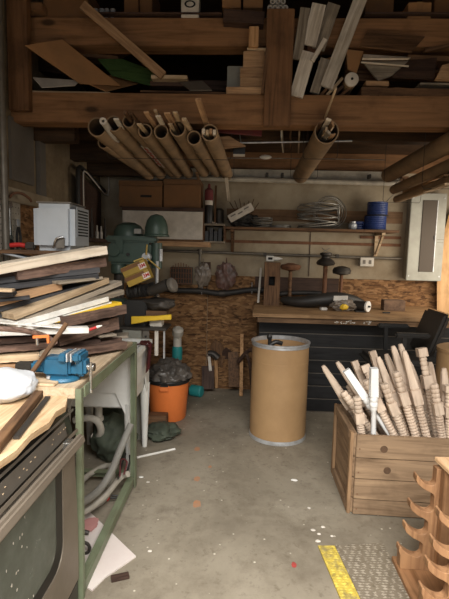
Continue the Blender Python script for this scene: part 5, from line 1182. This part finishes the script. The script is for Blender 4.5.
for k, (px, py, s_) in enumerate([(313, 530, 0.011), (319, 534, 0.008), (323, 527, 0.009), (318, 541, 0.011), (332, 536, 0.007), (309, 508, 0.008), (150, 551, 0.008), (148, 482, 0.009)]):
    q = P(px, py, Z=0.004); solo('floor_chip', MB().blob((q.x, q.y, 0.004), (s_*1.3, s_, 0.0038), k+20, 0.3, 3, 2), 'label', ('leftmost pale chip of the cluster beyond the mat corner', 'second pale chip of the cluster beyond the mat corner', 'farthest pale chip of the cluster beyond the mat corner', 'pale chip nearest the yellow mat edge', 'rightmost pale chip of the cluster beyond the mat corner', 'pale chip alone between the drum and the mat', 'pale chip by the right corner of the stained sheet', 'second pale chip on the floor next to the far bench leg')[k], 'chip', 'chips on the floor')
rd = random.Random(12)
solo('floor_chip', MB().blob(P(294, 480, Z=0.006), (0.022, 0.012, 0.006), 2, 0.3, 3, 2), 'white', 'pale chip lying alone on the open floor left of the crate', 'chip')
solo('floor_chip', MB().blob(P(141, 477, Z=0.004), (0.016, 0.01, 0.004), 3, 0.3, 3, 2), 'white', 'pale chip on the floor next to the far bench leg', 'chip')
solo('crumpled_tissue', MB().blob(P(421, 521, Z=0.02)+V((0, 0.12, 0)), (0.035, 0.025, 0.022), 5, 0.4, 3, 3), 'paper', 'crumpled white tissue on the floor between the crate and the rack', 'tissue')

# ================================================================== SINK
sx0, sx1, sy0, sy1, sz = -1.19, -0.675, 2.76, 3.31, 0.825
t = thing('utility_sink', ((sx0+sx1)/2, (sy0+sy1)/2, 0), 'white plastic utility sink on four legs behind the bench', 'sink')
def frustum(x0, x1, y0, y1, z, ins): return [(x0+ins, y0+ins, z), (x1-ins, y0+ins, z), (x1-ins, y1-ins, z), (x0+ins, y1-ins, z)]
tb_ = bmesh.new(); rings = []
for (z, ins) in ((0.46, 0.055), (0.47, 0.045), (sz-0.035, 0.012), (sz-0.035, 0.0), (sz, 0.0), (sz, 0.03), (0.5, 0.065)):
    rings.append([tb_.verts.new(p) for p in frustum(sx0, sx1, sy0, sy1, z, ins)])
for A, B in zip(rings, rings[1:]):
    for k in range(4): tb_.faces.new((A[k], A[(k+1) % 4], B[(k+1) % 4], B[k]))
tb_.faces.new(list(reversed(rings[0]))); tb_.faces.new(rings[-1]); bmesh.ops.recalc_face_normals(tb_, faces=tb_.faces)
bmesh.ops.bevel(tb_, geom=[e for e in tb_.edges if abs(e.verts[0].co.z-e.verts[1].co.z) > 0.05], offset=0.02, segments=3, affect='EDGES')
part('basin', MB()._add(tb_), 'sink', t)
mb = MB(); yf = sy0+0.02
m_ = Matrix(((1, 0, 0, 0), (0, 0, 1, yf), (0, 1, 0, 0), (0, 0, 0, 1)))
mb.prism([(sx0+0.02, sz-0.036), (sx1-0.02, sz-0.036), (sx1-0.025, 0.42), (sx1-0.06, 0.42), (sx1-0.13, 0.57), (sx0+0.13, 0.57), (sx0+0.06, 0.42), (sx0+0.025, 0.42)], 0.012, m_)
part('apron', mb, 'sink', t)
mb = MB(); m_ = Matrix(((0, 0, 1, sx1-0.03), (1, 0, 0, 0), (0, 1, 0, 0), (0, 0, 0, 1)))
mb.prism([(sy0+0.033, sz-0.036), (sy1-0.02, sz-0.036), (sy1-0.025, 0.42), (sy1-0.06, 0.42), (sy1-0.14, 0.58), (sy0+0.14, 0.58), (sy0+0.06, 0.42), (sy0+0.033, 0.42)], 0.012, m_)
part('apron', mb, 'sink', t)
for (x, y) in ((sx0+0.045, sy0+0.05), (sx1-0.045, sy0+0.05), (sx0+0.045, sy1-0.045), (sx1-0.045, sy1-0.045)):
    part('leg', MB().lathe([(0.018, 0.0), (0.02, 0.02), (0.034, 0.4), (0.038, 0.5)], (x, y, 0), n=4 if False else 12), 'sink', t)
dp = part('drain_pipe', MB().tube([(-0.98, 2.98, 0.458), (-0.98, 2.98, 0.3)], 0.026, 14, 0).tube([P(74, 420, Y=2.9), P(88, 418, Y=2.9), P(97, 421, Y=2.9), P(101, 430, Y=2.92), P(98, 437, Y=2.96), P(93, 436, Y=2.98)], 0.024, 14, 5), 'pvc', t)
for z in (0.44, 0.32): part('pipe_nut', MB().cyl((-0.98, 2.98, z-0.014), (-0.98, 2.98, z+0.014), 0.034, n=10), 'pvc', dp)
# maroon rag hung over the rim
mb = MB(); q = P(153, 345, Y=3.25)
tb_ = bmesh.new(); gr = []
for i in range(9):
    row = []
    for j in range(11):
        u, v_ = i/8, j/10; y = 3.05+0.16*u+0.012*sin(5*v_); x0 = sx1-0.05+0.0
        if v_ < 0.25: x, z = sx1-0.06+0.27*v_, sz+0.006+0.004*sin(9*u)
        else: x, z = sx1+0.0135+0.01*sin(u*9+v_*3), sz+0.004-(v_-0.25)*0.24*(1+0.12*sin(u*7))
        row.append(tb_.verts.new((x, y, z)))
    gr.append(row)
for i in range(8):
    for j in range(10): tb_.faces.new((gr[i][j], gr[i+1][j], gr[i+1][j+1], gr[i][j+1]))
ret = bmesh.ops.solidify(tb_, geom=list(tb_.faces), thickness=0.006)
bmesh.ops.recalc_face_normals(tb_, faces=tb_.faces); mb._add(tb_)
solo('maroon_rag', mb, 'maroon', 'maroon rag hanging over the right rim of the white sink', 'rag')
# sacks on the floor
solo('green_sack', MB().blob((-0.90, 3.06, 0.151), (0.15, 0.15, 0.16), 3, 0.25, 2.5, 4, -0.15), 'sack', 'dark green sack slumped on the floor under the sink', 'sack')
solo('green_sack', MB().blob((-1.0, 3.45, 0.161), (0.16, 0.1, 0.17), 8, 0.25, 2.5, 4, -0.16), 'sack', 'dark green sack further back, behind the sink legs', 'sack')
solo('green_sack', MB().blob((-0.62, 3.46, 0.051), (0.13, 0.14, 0.055), 5, 0.3, 2.2, 4, -0.05), 'sack', 'flattened dark green sack on the floor in front of the orange bucket', 'sack')
solo('brown_box', MB().box((-0.69, 3.64, 0.06), (0.16, 0.1, 0.119), None, 0.005), 'old', 'small brown wood box behind the right sink leg', 'box')

# ================================================================== BUCKET, PIPE STAND
o_ = V((-0.65, 3.9, 0))
t = thing('orange_bucket', o_, 'orange plastic bin lined with a black bag, by the sink', 'bin')
part('body', MB().lathe([(0.155, 0.0), (0.162, 0.01), (0.188, 0.36), (0.182, 0.36), (0.157, 0.012), (0, 0.012)], o_, n=44), 'orange', t)
part('latch', MB().box(o_+V((0.0, -0.196, 0.32)), (0.08, 0.02, 0.055), None, 0.006), 'orange', t)
part('latch_slot', MB().box(o_+V((0.0, -0.203, 0.342)), (0.07, 0.016, 0.014), None, 0.003), 'black', t)
bg_ = part('liner_rim', MB().lathe([(0.183, 0.335), (0.194, 0.338), (0.2, 0.362), (0.192, 0.375), (0.184, 0.366)], o_, n=44), 'black', t)
part('bin_bag', MB().blob(o_+V((0.005, 0, 0.372)), (0.192, 0.188, 0.15), 7, 0.22, 3.4, 5, 0.0), 'bag', t, 'black crumpled bin bag')
q = P(177.5, 332, Y=4.3)
t = thing('white_pipe', (q.x, 4.3, 0), 'white plastic pipe with a bulb end and a teal coupling standing behind the orange bin', 'pipe')
part('pipe_body', MB().cyl((q.x, 4.3, 0.0), (q.x, 4.3, q.z-0.03), 0.04), 'pvc', t)
part('bulb', MB().lathe([(0.05, 0), (0.056, 0.03), (0.052, 0.07), (0.03, 0.09), (0, 0.092)], (q.x, 4.3, q.z-0.0295), (0.15, -0.5, 0.85), 24), 'pvc', t)
part('teal_coupling', MB().lathe([(0.041, 0), (0.05, 0.002), (0.05, 0.1), (0.046, 0.125), (0.041, 0.13), (0.041, 0)], (q.x+0.0, 4.3, q.z-0.27), n=24), 'teal', t, 'teal coupling')
q = P(197.5, 380, Y=4.5)
solo('teal_can', MB().cyl((q.x-0.06, 4.5, 0.061), (q.x+0.04, 4.46, 0.061), 0.058, n=24).lathe([(0.058, 0), (0.05, 0.012), (0, 0.016)], (q.x+0.0402, 4.46, 0.061), (0.93, -0.37, 0), 24), 'teal', 'teal can lying on the floor against the back wall right of the orange bin', 'can')

# ================================================================== MACHINE STAND AND DRILL PRESS
mx0, mx1, my0, my1, mz = -0.92, -0.6, 3.36, 3.58, 0.9
t = thing('machine_stand', ((mx0+mx1)/2, 3.47, 0), 'grey steel machine stand behind the sink, below the yellow handle', 'stand')
part('cabinet', MB().bb(mx0, -0.775, my0+0.01, my1, 0.0, mz-0.02, 0.006), 'panelgrey', t)
part('switch_plate', MB().bb(-0.765, -0.715, my0+0.02, my0+0.03, 0.72, mz-0.02, 0.002), 'leftsheet', t)
for z in (0.75, 0.79, 0.83): part('knob', MB().cyl((-0.74, my0+0.01, z), (-0.74, my0+0.0195, z), 0.008), 'black', t)
part('top_plate', MB().bb(mx0-0.02, mx1+0.02, my0, my1+0.02, mz-0.0195, mz, 0.003), 'iron', t)
part('hanging_bracket', MB().bb(-0.672, -0.645, my0+0.02, my0+0.045, 0.68, mz-0.02, 0.002), 'pvc', t)
part('hanging_bracket', MB().bb(-0.605, -0.593, my0+0.02, my0+0.045, 0.66, mz-0.02, 0.002), 'steel', t)
# yellow handle
A = P(131, 320, Y=3.36); B = P(171, 317.5, Y=3.36); L = (B-A).length
poly = [(0, -0.04), (0.06, -0.034), (0.14, -0.024), (0.24, -0.022), (L, -0.024), (L, 0.016), (0.2, 0.012), (0.08, 0.016), (0, 0.02)]
x = (B-A).normalized(); z = V((0, 0, 1)); m_ = Matrix.Translation(A+V((0, 0, 0.006))) @ Matrix(((x.x, 0, 0, 0), (x.y, 0, 1, 0), (x.z, 1, 0, 0), (0, 0, 0, 1)))
zmin = mz+0.0005
mb = MB().prism(poly, 0.03, m_, 0.004); dz_ = zmin-min(v.co.z for v in mb.bm.verts); 
solo('yellow_paddle', mb, 'yellow', 'flat yellow plastic handle lying across the front of the machine stand', 'handle')
zz = mz+0.001
solo('black_case', MB().bb(-0.92, -0.745, 3.415, 3.585, zz, zz+0.2, 0.01), 'black', 'black tool case on the machine stand under the gold cartons', 'case')
solo('white_block', MB().bb(-0.72, -0.625, 3.42, 3.52, zz, zz+0.075, 0.003), 'pvc', 'white block under the flat brown block on the machine stand', 'block')
solo('brown_block', MB().bb(-0.745, -0.585, 3.4, 3.54, zz+0.0755, zz+0.125, 0.003), 'old', 'flat brown wood block above the white block on the machine stand', 'block')
solo('grey_slab', MB().blob((-0.66, 3.47, zz+0.17), (0.13, 0.075, 0.05), 3, 0.25, 2, 4, -0.044), 'iron', 'rough dark grey lump on the flat brown wood block', 'lump')
# corrugated hose and grinder
mb = MB(); pts = [V((-0.9, 3.47, zz+0.26)), V((-0.82, 3.45, zz+0.27)), V((-0.74, 3.44, zz+0.28)), V((-0.68, 3.44, zz+0.30))]
n_ = 60; fine = []
for i in range(n_+1):
    u = i/n_*3; k = min(2, int(u)); fine.append(pts[k].lerp(pts[k+1], u-k))
mb.tube(fine, lambda u: 0.045+0.008*sin(u*110), 14, 0)
solo('corrugated_hose', mb, 'rubber', 'black corrugated hose end on the black tool case', 'hose')
t = thing('angle_grinder', (-0.62, 3.44, zz+0.2), 'grey power grinder with a pale round head on top of the lump', 'grinder')
a, b = V((-0.72, 3.4, zz+0.27)), V((-0.57, 3.36, zz+0.335))
part('body', MB().tube([a, a.lerp(b, 0.4), b], lambda u: 0.034+0.012*u, 14, 4), 'iron', t)
part('head', MB().lathe([(0.05, 0), (0.056, 0.01), (0.056, 0.03), (0.04, 0.042), (0, 0.042)], b+V((0.02, -0.01, -0.01)), (0.8, -0.3, 0.35), 22), 'leftsheet', t, 'pale grey round head')
# gold cartons with red and white marks, tipped together
qa = P(122, 277, Y=3.36); rot_ = Matrix.Rotation(radians(-24), 3, 'Y')
for k in range(2):
    dx = 0.26; x_ = rot_ @ V((1, 0, 0)); z_ = rot_ @ V((0, 0, 1)); c = P(138, 276.5 if k == 0 else 265, Y=3.43)
    c = P(138.0, 278.0, Y=3.36)+V((0, 0.05, 0))+z_*(0.078*k)
    t = thing('gold_carton', c, ('lower', 'upper')[k]+' gold and brown carton with a red mark, tipped in front of the drill press', 'box', 'gold cartons')
    part('body', MB().box(c, (0.19, 0.1, 0.076), rot_, 0.002), 'gold', t)
    part('stripe', MB().box(c+V((0, -0.0506, 0))+z_*0.02-x_*0.02, (0.158, 0.001, 0.03), rot_), 'carddark', t)
    lc = c+V((0, -0.0512, 0))+x_*0.066-z_*0.006
    lb = part('label', MB().box(lc, (0.055, 0.0012, 0.042), rot_, 0.0), 'white', t)
    text('logo_text', '3M', 0.04, lc+V((0, -0.0009, 0)), x_, z_, 'red', lb, bold=0.0014)
# green drill press
dc = V((-1.05, 3.74, 0)); hz = 1.4; dzp = -0.06
t = thing('drill_press', dc, 'old green drill press behind the board stack', 'drill press')
part('base', MB().bb(dc.x-0.16, dc.x+0.24, 3.61, 3.87, 0.0, 0.05, 0.012), 'greenmach', t)
part('column', MB().cyl((dc.x, dc.y, 0.0505), (dc.x, dc.y, 1.284), 0.042, n=28), 'iron', t, 'dark steel column')
part('collar', MB().lathe([(0.055, 0), (0.066, 0.01), (0.066, 0.07), (0.058, 0.085), (0.045, 0.086)], (dc.x, dc.y, 1.285), n=28), 'greenmach', t)
part('table', MB().bb(dc.x-0.06, dc.x+0.06, 3.68, 3.8, 1.0, 1.08, 0.01), 'greenmach', t)
hd = MB(); x0, x1 = P(108, 250, Y=3.68).x, P(151, 250, Y=3.68).x
hd.box(((x0+x1)/2, dc.y, (1.51-0.05)), (x1-x0, 0.14, 0.185), None, 0.02).box(((x0+x1)/2+0.01, dc.y, (1.625-0.05)), (x1-x0+0.06, 0.15, 0.05), None, 0.014)
hd.cyl((dc.x-0.02, 3.665, (1.53-0.05)), (dc.x-0.02, 3.65, (1.53-0.05)), 0.05, n=24)
head = part('head', hd, 'greenmach', t)
part('cover_plate', MB().box((x0+0.1, 3.662, (1.57-0.05)), (0.06, 0.012, 0.12), None, 0.003), 'greenmach', head)
part('switch', MB().cyl((x0+0.17, 3.669, (1.5-0.05)), (x0+0.17, 3.655, (1.5-0.05)), 0.014), 'black', head)
qx = P(157.5, 220, Y=3.7).x
part('belt_guard', MB().lathe([(0.105, 0.0), (0.107, 0.012), (0.097, 0.02), (0.095, 0.07), (0.08, 0.13), (0.05, 0.17), (0.0, 0.185)], (qx-0.015, dc.y, (1.602+0.05-0.05)), n=36), 'greenmach', t, 'domed green belt guard')
part('motor_cover', MB().lathe([(0.13, 0.0), (0.128, 0.04), (0.1, 0.09), (0.05, 0.115), (0, 0.12)], (dc.x+0.06, dc.y+0.1, (1.651-0.05)), n=32), 'greenmach', t)
part('belt', MB().bb(dc.x+0.14, dc.x+0.2, 3.68, 3.8, (1.67-0.05), (1.71-0.05), 0.004), 'wire', t)
part('spindle_housing', MB().cyl((qx-0.01, dc.y-0.01, 1.34), (qx-0.01, dc.y-0.01, (1.6-0.05)), 0.045, n=24), 'greenmach', t)
sp = part('spindle', MB().cyl((qx+0.03, dc.y-0.045, 1.40), (qx+0.03, dc.y-0.045, (1.55-0.05)), 0.016).cyl((qx+0.0, dc.y-0.045, 1.12), (qx+0.0, dc.y-0.045, 1.4), 0.014), 'steel', t, 'bright spindle')
part('chuck', MB().lathe([(0.012, 0), (0.024, 0.02), (0.026, 0.07), (0.018, 0.08)], (qx, dc.y-0.045, 1.045), n=18), 'chrome', sp)
hb = P(146, 257, Y=3.6)
fw = part('feed_wheel', MB().cyl(hb, hb+V((0, 0.06, 0)), 0.035).cyl(hb+V((0, -0.02, 0)), hb, 0.018), 'steel', t)
for k in range(3):
    a = radians(-38+120*k); e_ = hb+V((0.15*cos(a), -0.03, 0.15*sin(a))) if k == 0 else hb+V((0.1*cos(a), -0.03, 0.1*sin(a)))
    sp_ = part('spoke', MB().cyl(hb+V((0.0, -0.008, 0)), e_, 0.007), 'brass', fw)

# ================================================================== GREY APPLIANCE AND LEFT WALL THINGS
t = thing('wall_bracket_shelf', (-1.27, 2.8, 1.42), 'short wall shelf under the grey machine at the left, mostly hidden', 'shelf')
part('shelf_board', MB().bb(XL, -0.99, 2.44, 3.0, 1.455, 1.475, 0.003), 'old', t)
for y in (2.52, 2.9): part('bracket', MB().bb(XL, XL+0.02, y, y+0.03, 1.2, 1.4545).bar((XL+0.02, y+0.015, 1.22), (-1.1, y+0.015, 1.447), 0.02, 0.015), 'iron', t)
mrot = radians(2); ab = V((-1.085, 2.66, 1.4755)); MR = Matrix.Rotation(mrot, 3, 'Z')
t = thing('grey_machine', ab, 'pale grey machine housing with a slotted side, above the board stack at the left', 'machine')
mb = MB().box(ab+V((0, 0, 0.133)), (0.235, 0.31, 0.265), MR, 0.03); part('housing', mb, 'appliance', t)
part('top_lid', MB().box(ab+V((0, 0, 0.2705)), (0.2, 0.27, 0.008), MR, 0.003), 'leftsheet', t)
for k in range(9): part('vent_slot', MB().box(ab+MR @ V((0.1195, 0.01, 0.232-0.0175*k)), (0.003, 0.18, 0.008), MR), 'slot', t, None if k else 'dark slot')
part('vent_frame', MB().box(ab+MR @ V((0.118, 0.01, 0.162)), (0.002, 0.22, 0.18), MR, 0.001), 'appliance', t)
q = ab+MR @ V((0.045, -0.1615, 0.045))
lt = part('latch', MB().box(q, (0.05, 0.012, 0.06), MR, 0.003), 'leftsheet', t)
part('latch_lever', MB().tube([q+V((-0.035, -0.012, -0.03)), q+V((-0.015, -0.02, 0.02)), q+V((0.025, -0.014, 0.035))], 0.006, 8), 'chrome', lt)
# pegboard and tools on it
t = thing('peg_board', (XL+0.02, 2.93, 1.5), 'pale perforated tool board on the left wall at the picture edge', 'board')
part('panel', MB().bb(XL+0.021, XL+0.029, 2.75, 3.02, 1.4, 1.84), 'peg', t)
mb = MB()
for i in range(7):
    for j in range(10): mb.cyl((XL+0.0292, 2.77+0.038*i, 1.43+0.04*j), (XL+0.0298, 2.77+0.038*i, 1.43+0.04*j), 0.004, n=8)
part('holes', mb, 'slot', t)
def hang(name, y, z, mb, mat, lab, cat): return solo(name, mb, mat, lab, cat, 'tools on the perforated board')
x_ = XL+0.05
hang('round_hook', 0, 0, MB().tube([(x_, 2.84, 1.80), (x_+0.02, 2.86, 1.83), (x_+0.05, 2.9, 1.835), (x_+0.08, 2.94, 1.81), (x_+0.085, 2.96, 1.79)], 0.009, 8), 'rust', 'curved brown hook on the left wall over the grey machine', 'hook')
hang('hanging_wrench', 0, 0, MB().bb(x_-0.018, x_-0.008, 2.86, 2.885, 1.56, 1.74, 0.003).cyl((x_-0.018, 2.8725, 1.76), (x_-0.008, 2.8725, 1.76), 0.024).cyl((x_-0.018, 2.8725, 1.55), (x_-0.008, 2.8725, 1.55), 0.02), 'chrome', 'steel wrench hanging on the pale perforated board', 'wrench')
t = thing('hanging_pliers', (x_, 2.95, 1.5), 'black handled pliers hanging low on the pale perforated board', 'pliers')
for s_ in (-1, 1): part('handle', MB().tube([(x_, 2.95+s_*0.006, 1.62), (x_, 2.95+s_*0.025, 1.56), (x_, 2.95+s_*0.018, 1.48)], 0.008, 8), 'black', t)
part('jaw', MB().box((x_, 2.95, 1.65), (0.012, 0.03, 0.05), None, 0.004), 'steel', t)
hang('black_disc', 0, 0, MB().cyl((x_-0.02, 2.86, 1.50), (x_-0.004, 2.86, 1.50), 0.04, n=24), 'black', 'black round disc low on the pale perforated board', 'disc')
q = P(24, 246, Y=2.62)
t = thing('red_tool', (q.x, 2.62, 1.4755), 'small red and black tool lying left of the grey machine', 'tool')
part('handle', MB().tube([(q.x-0.07, 2.6, 1.5), (q.x-0.02, 2.6, 1.505), (q.x+0.02, 2.6, 1.5)], 0.014, 10), 'red', t)
part('head', MB().box((q.x+0.05, 2.6, 1.5), (0.06, 0.03, 0.045), None, 0.008), 'iron', t)
solo('blue_folder', MB().box(P(8, 253, Y=2.5)+V((0, 0, 0.0)), (0.3, 0.1, 0.012), Matrix.Rotation(0.2, 3, 'Y'), 0.003), 'appliance', 'pale blue flat folder at the left edge over the stack', 'folder')
board('wall_cleat', (XL+0.012, 3.42, 1.80), (XL+0.012, 3.72, 1.74), 0.02, 0.05, 'old', 'brown cleat on the left wall behind the grey machine', 'cleat', center=True)
# dark board with a rubber arch hanging near the back left corner
t = thing('hanging_board', (-1.48, 4.35, 1.7), 'dark panel with pale and black cable arched over it, left wall near the corner', 'panel')
part('panel', MB().slab([(-1.5, 3.98, 1.6), (-1.5, 4.62, 1.6), (-1.5, 4.62, 2.05), (-1.5, 3.98, 2.14)], 0.02), 'dark', t)
part('black_edge', MB().tube([(-1.47, 3.96, 1.62), (-1.47, 3.95, 2.1), (-1.47, 3.99, 2.19), (-1.47, 4.1, 2.19), (-1.47, 4.7, 2.08)], 0.02, 10), 'rubber', t)
part('pale_cord', MB().tube([(-1.44, 4.02, 1.62), (-1.44, 4.0, 2.1), (-1.44, 4.06, 2.17), (-1.44, 4.3, 2.12), (-1.44, 4.72, 2.04), (-1.44, 4.74, 2.3)], 0.006, 8), 'label', t)
t = thing('tool_ledge', (-1.35, 4.2, 1.55), 'dark narrow ledge on the left wall with upright tools, below the hanging panel', 'ledge')
part('ledge_board', MB().bb(XL, -1.3, 3.8, 4.5, 1.55, 1.58, 0.003), 'dark', t)
for k, (y, h, mat) in enumerate([(3.86, 0.16, 'iron'), (3.98, 0.26, 'iron'), (4.12, 0.12, 'pvc'), (4.24, 0.12, 'pvc'), (4.36, 0.2, 'iron')]):
    solo('upright_tool', MB().lathe([(0.014, 0), (0.016, h*0.5), (0.008, h*0.6), (0.006, h)], (-1.36, y, 1.5805), n=12), mat, ('nearest dark tool standing on the dark ledge of the left wall', 'tallest dark tool standing on the dark ledge of the left wall', 'nearer of two white pens standing on the dark ledge', 'farther of two white pens standing on the dark ledge', 'farthest dark tool standing on the dark ledge near the corner')[k], 'tool', 'tools on the dark ledge')

# ================================================================== TOOLS LEANING ON THE BACK WALL
def spade(name, gx, gy, tx, ty, Yt, bw, bh, lab, mat='old', blade='iron'):
    A = P(gx, gy, Z=0.012); B = P(tx, ty, Y=Yt); d = (B-A).normalized(); t = thing(name, A, lab, 'shovel', 'tools leaning on the back wall')
    M_ = B-d*bh; part('shaft', MB().cyl(A, M_, 0.018, 0.016, 12), mat, t)
    x = V((1, 0, 0)); x = (x-d*x.dot(d)).normalized(); n_ = x.cross(d)
    out = [(-0.02, -0.03), (0.02, -0.03), (bw*0.9, 0.05), (bw, bh*0.35), (bw*0.75, bh*0.75), (0.0, bh), (-bw*0.75, bh*0.75), (-bw, bh*0.35), (-bw*0.9, 0.05)]
    m_ = Matrix.Translation(M_) @ Matrix((x, d, n_)).transposed().to_4x4()
    part('blade', MB().prism(out, 0.012, m_, 0.003), blade, t); return t
spade('leaning_shovel', 226, 386, 215, 339, 4.74, 0.085, 0.26, 'wooden shovel with its blade up against the strand board', 'oldZ', 'oldZ')
spade('leaning_shovel', 232, 383, 226, 347, 4.72, 0.06, 0.2, 'narrow dark shovel right next to the wooden one', 'oldZ', 'dark')
t = thing('leaning_hammer', P(217, 388, Z=0), 'long hammer with a tan handle and dark head against the back wall', 'hammer')
A = P(216.5, 388, Z=0.012); B = P(216, 356, Y=4.7)
part('handle', MB().bar(A, B, 0.035, 0.03, (0, 1, 0.2), 0.006), 'tanZ', t)
part('head', MB().tube([P(208, 353, Y=4.69), P(213, 353.5, Y=4.69), P(218, 358, Y=4.69)], lambda u: 0.026+0.012*u, 10), 'iron', t)
board('white_splint', P(210.5, 371, Y=4.66), P(208.8, 354, Y=4.76), 0.03, 0.02, 'label', 'short white slat leaning by the hammer head', 'slat', up=(0, -1, 0.2), center=True)
board('dark_offcut', P(208, 389.5, Y=4.6), P(208, 366, Y=4.72), 0.13, 0.03, 'dark', 'dark wood offcut leaning on the wall below the white slat', 'offcut', up=(0, -1, 0.3), center=True)
board('brown_board', P(234, 387, Y=4.62), P(233, 352, Y=4.75), 0.11, 0.025, 'oldZ', 'broad brown board leaning right of the shovels', 'board', up=(0, -1, 0.3), center=True)
board('wood_post', P(241, 396, Z=0.004), P(242, 334, Y=4.7), 0.035, 0.035, 'tanZ', 'slim wooden post leaning on the wall left of the tan drum', 'post', up=(0, -1, 0.3), center=True)
solo('dark_branch', MB().tube([P(238, 362, Y=4.58), P(246, 353, Y=4.5), P(252, 350, Y=4.45), P(256, 358, Y=4.4)], 0.02, 8).tube([P(246, 353, Y=4.5), P(250, 366, Y=4.45), P(252, 394, Z=0.012)], 0.016, 8), 'dark', 'dark crooked branch like piece between the post and the tan drum', 'branch')

# ================================================================== VIEW
S.view_settings.view_transform = 'Standard'; S.view_settings.look = 'None'; S.view_settings.gamma = 1.0
S.view_settings.use_curve_mapping = False; S.view_settings.exposure = 0.0
S.cycles.max_bounces = 6; S.cycles.diffuse_bounces = 4; S.cycles.caustics_reflective = False; S.cycles.caustics_refractive = False
S.cycles.use_denoising = True; S.cycles.sample_clamp_indirect = 4.0
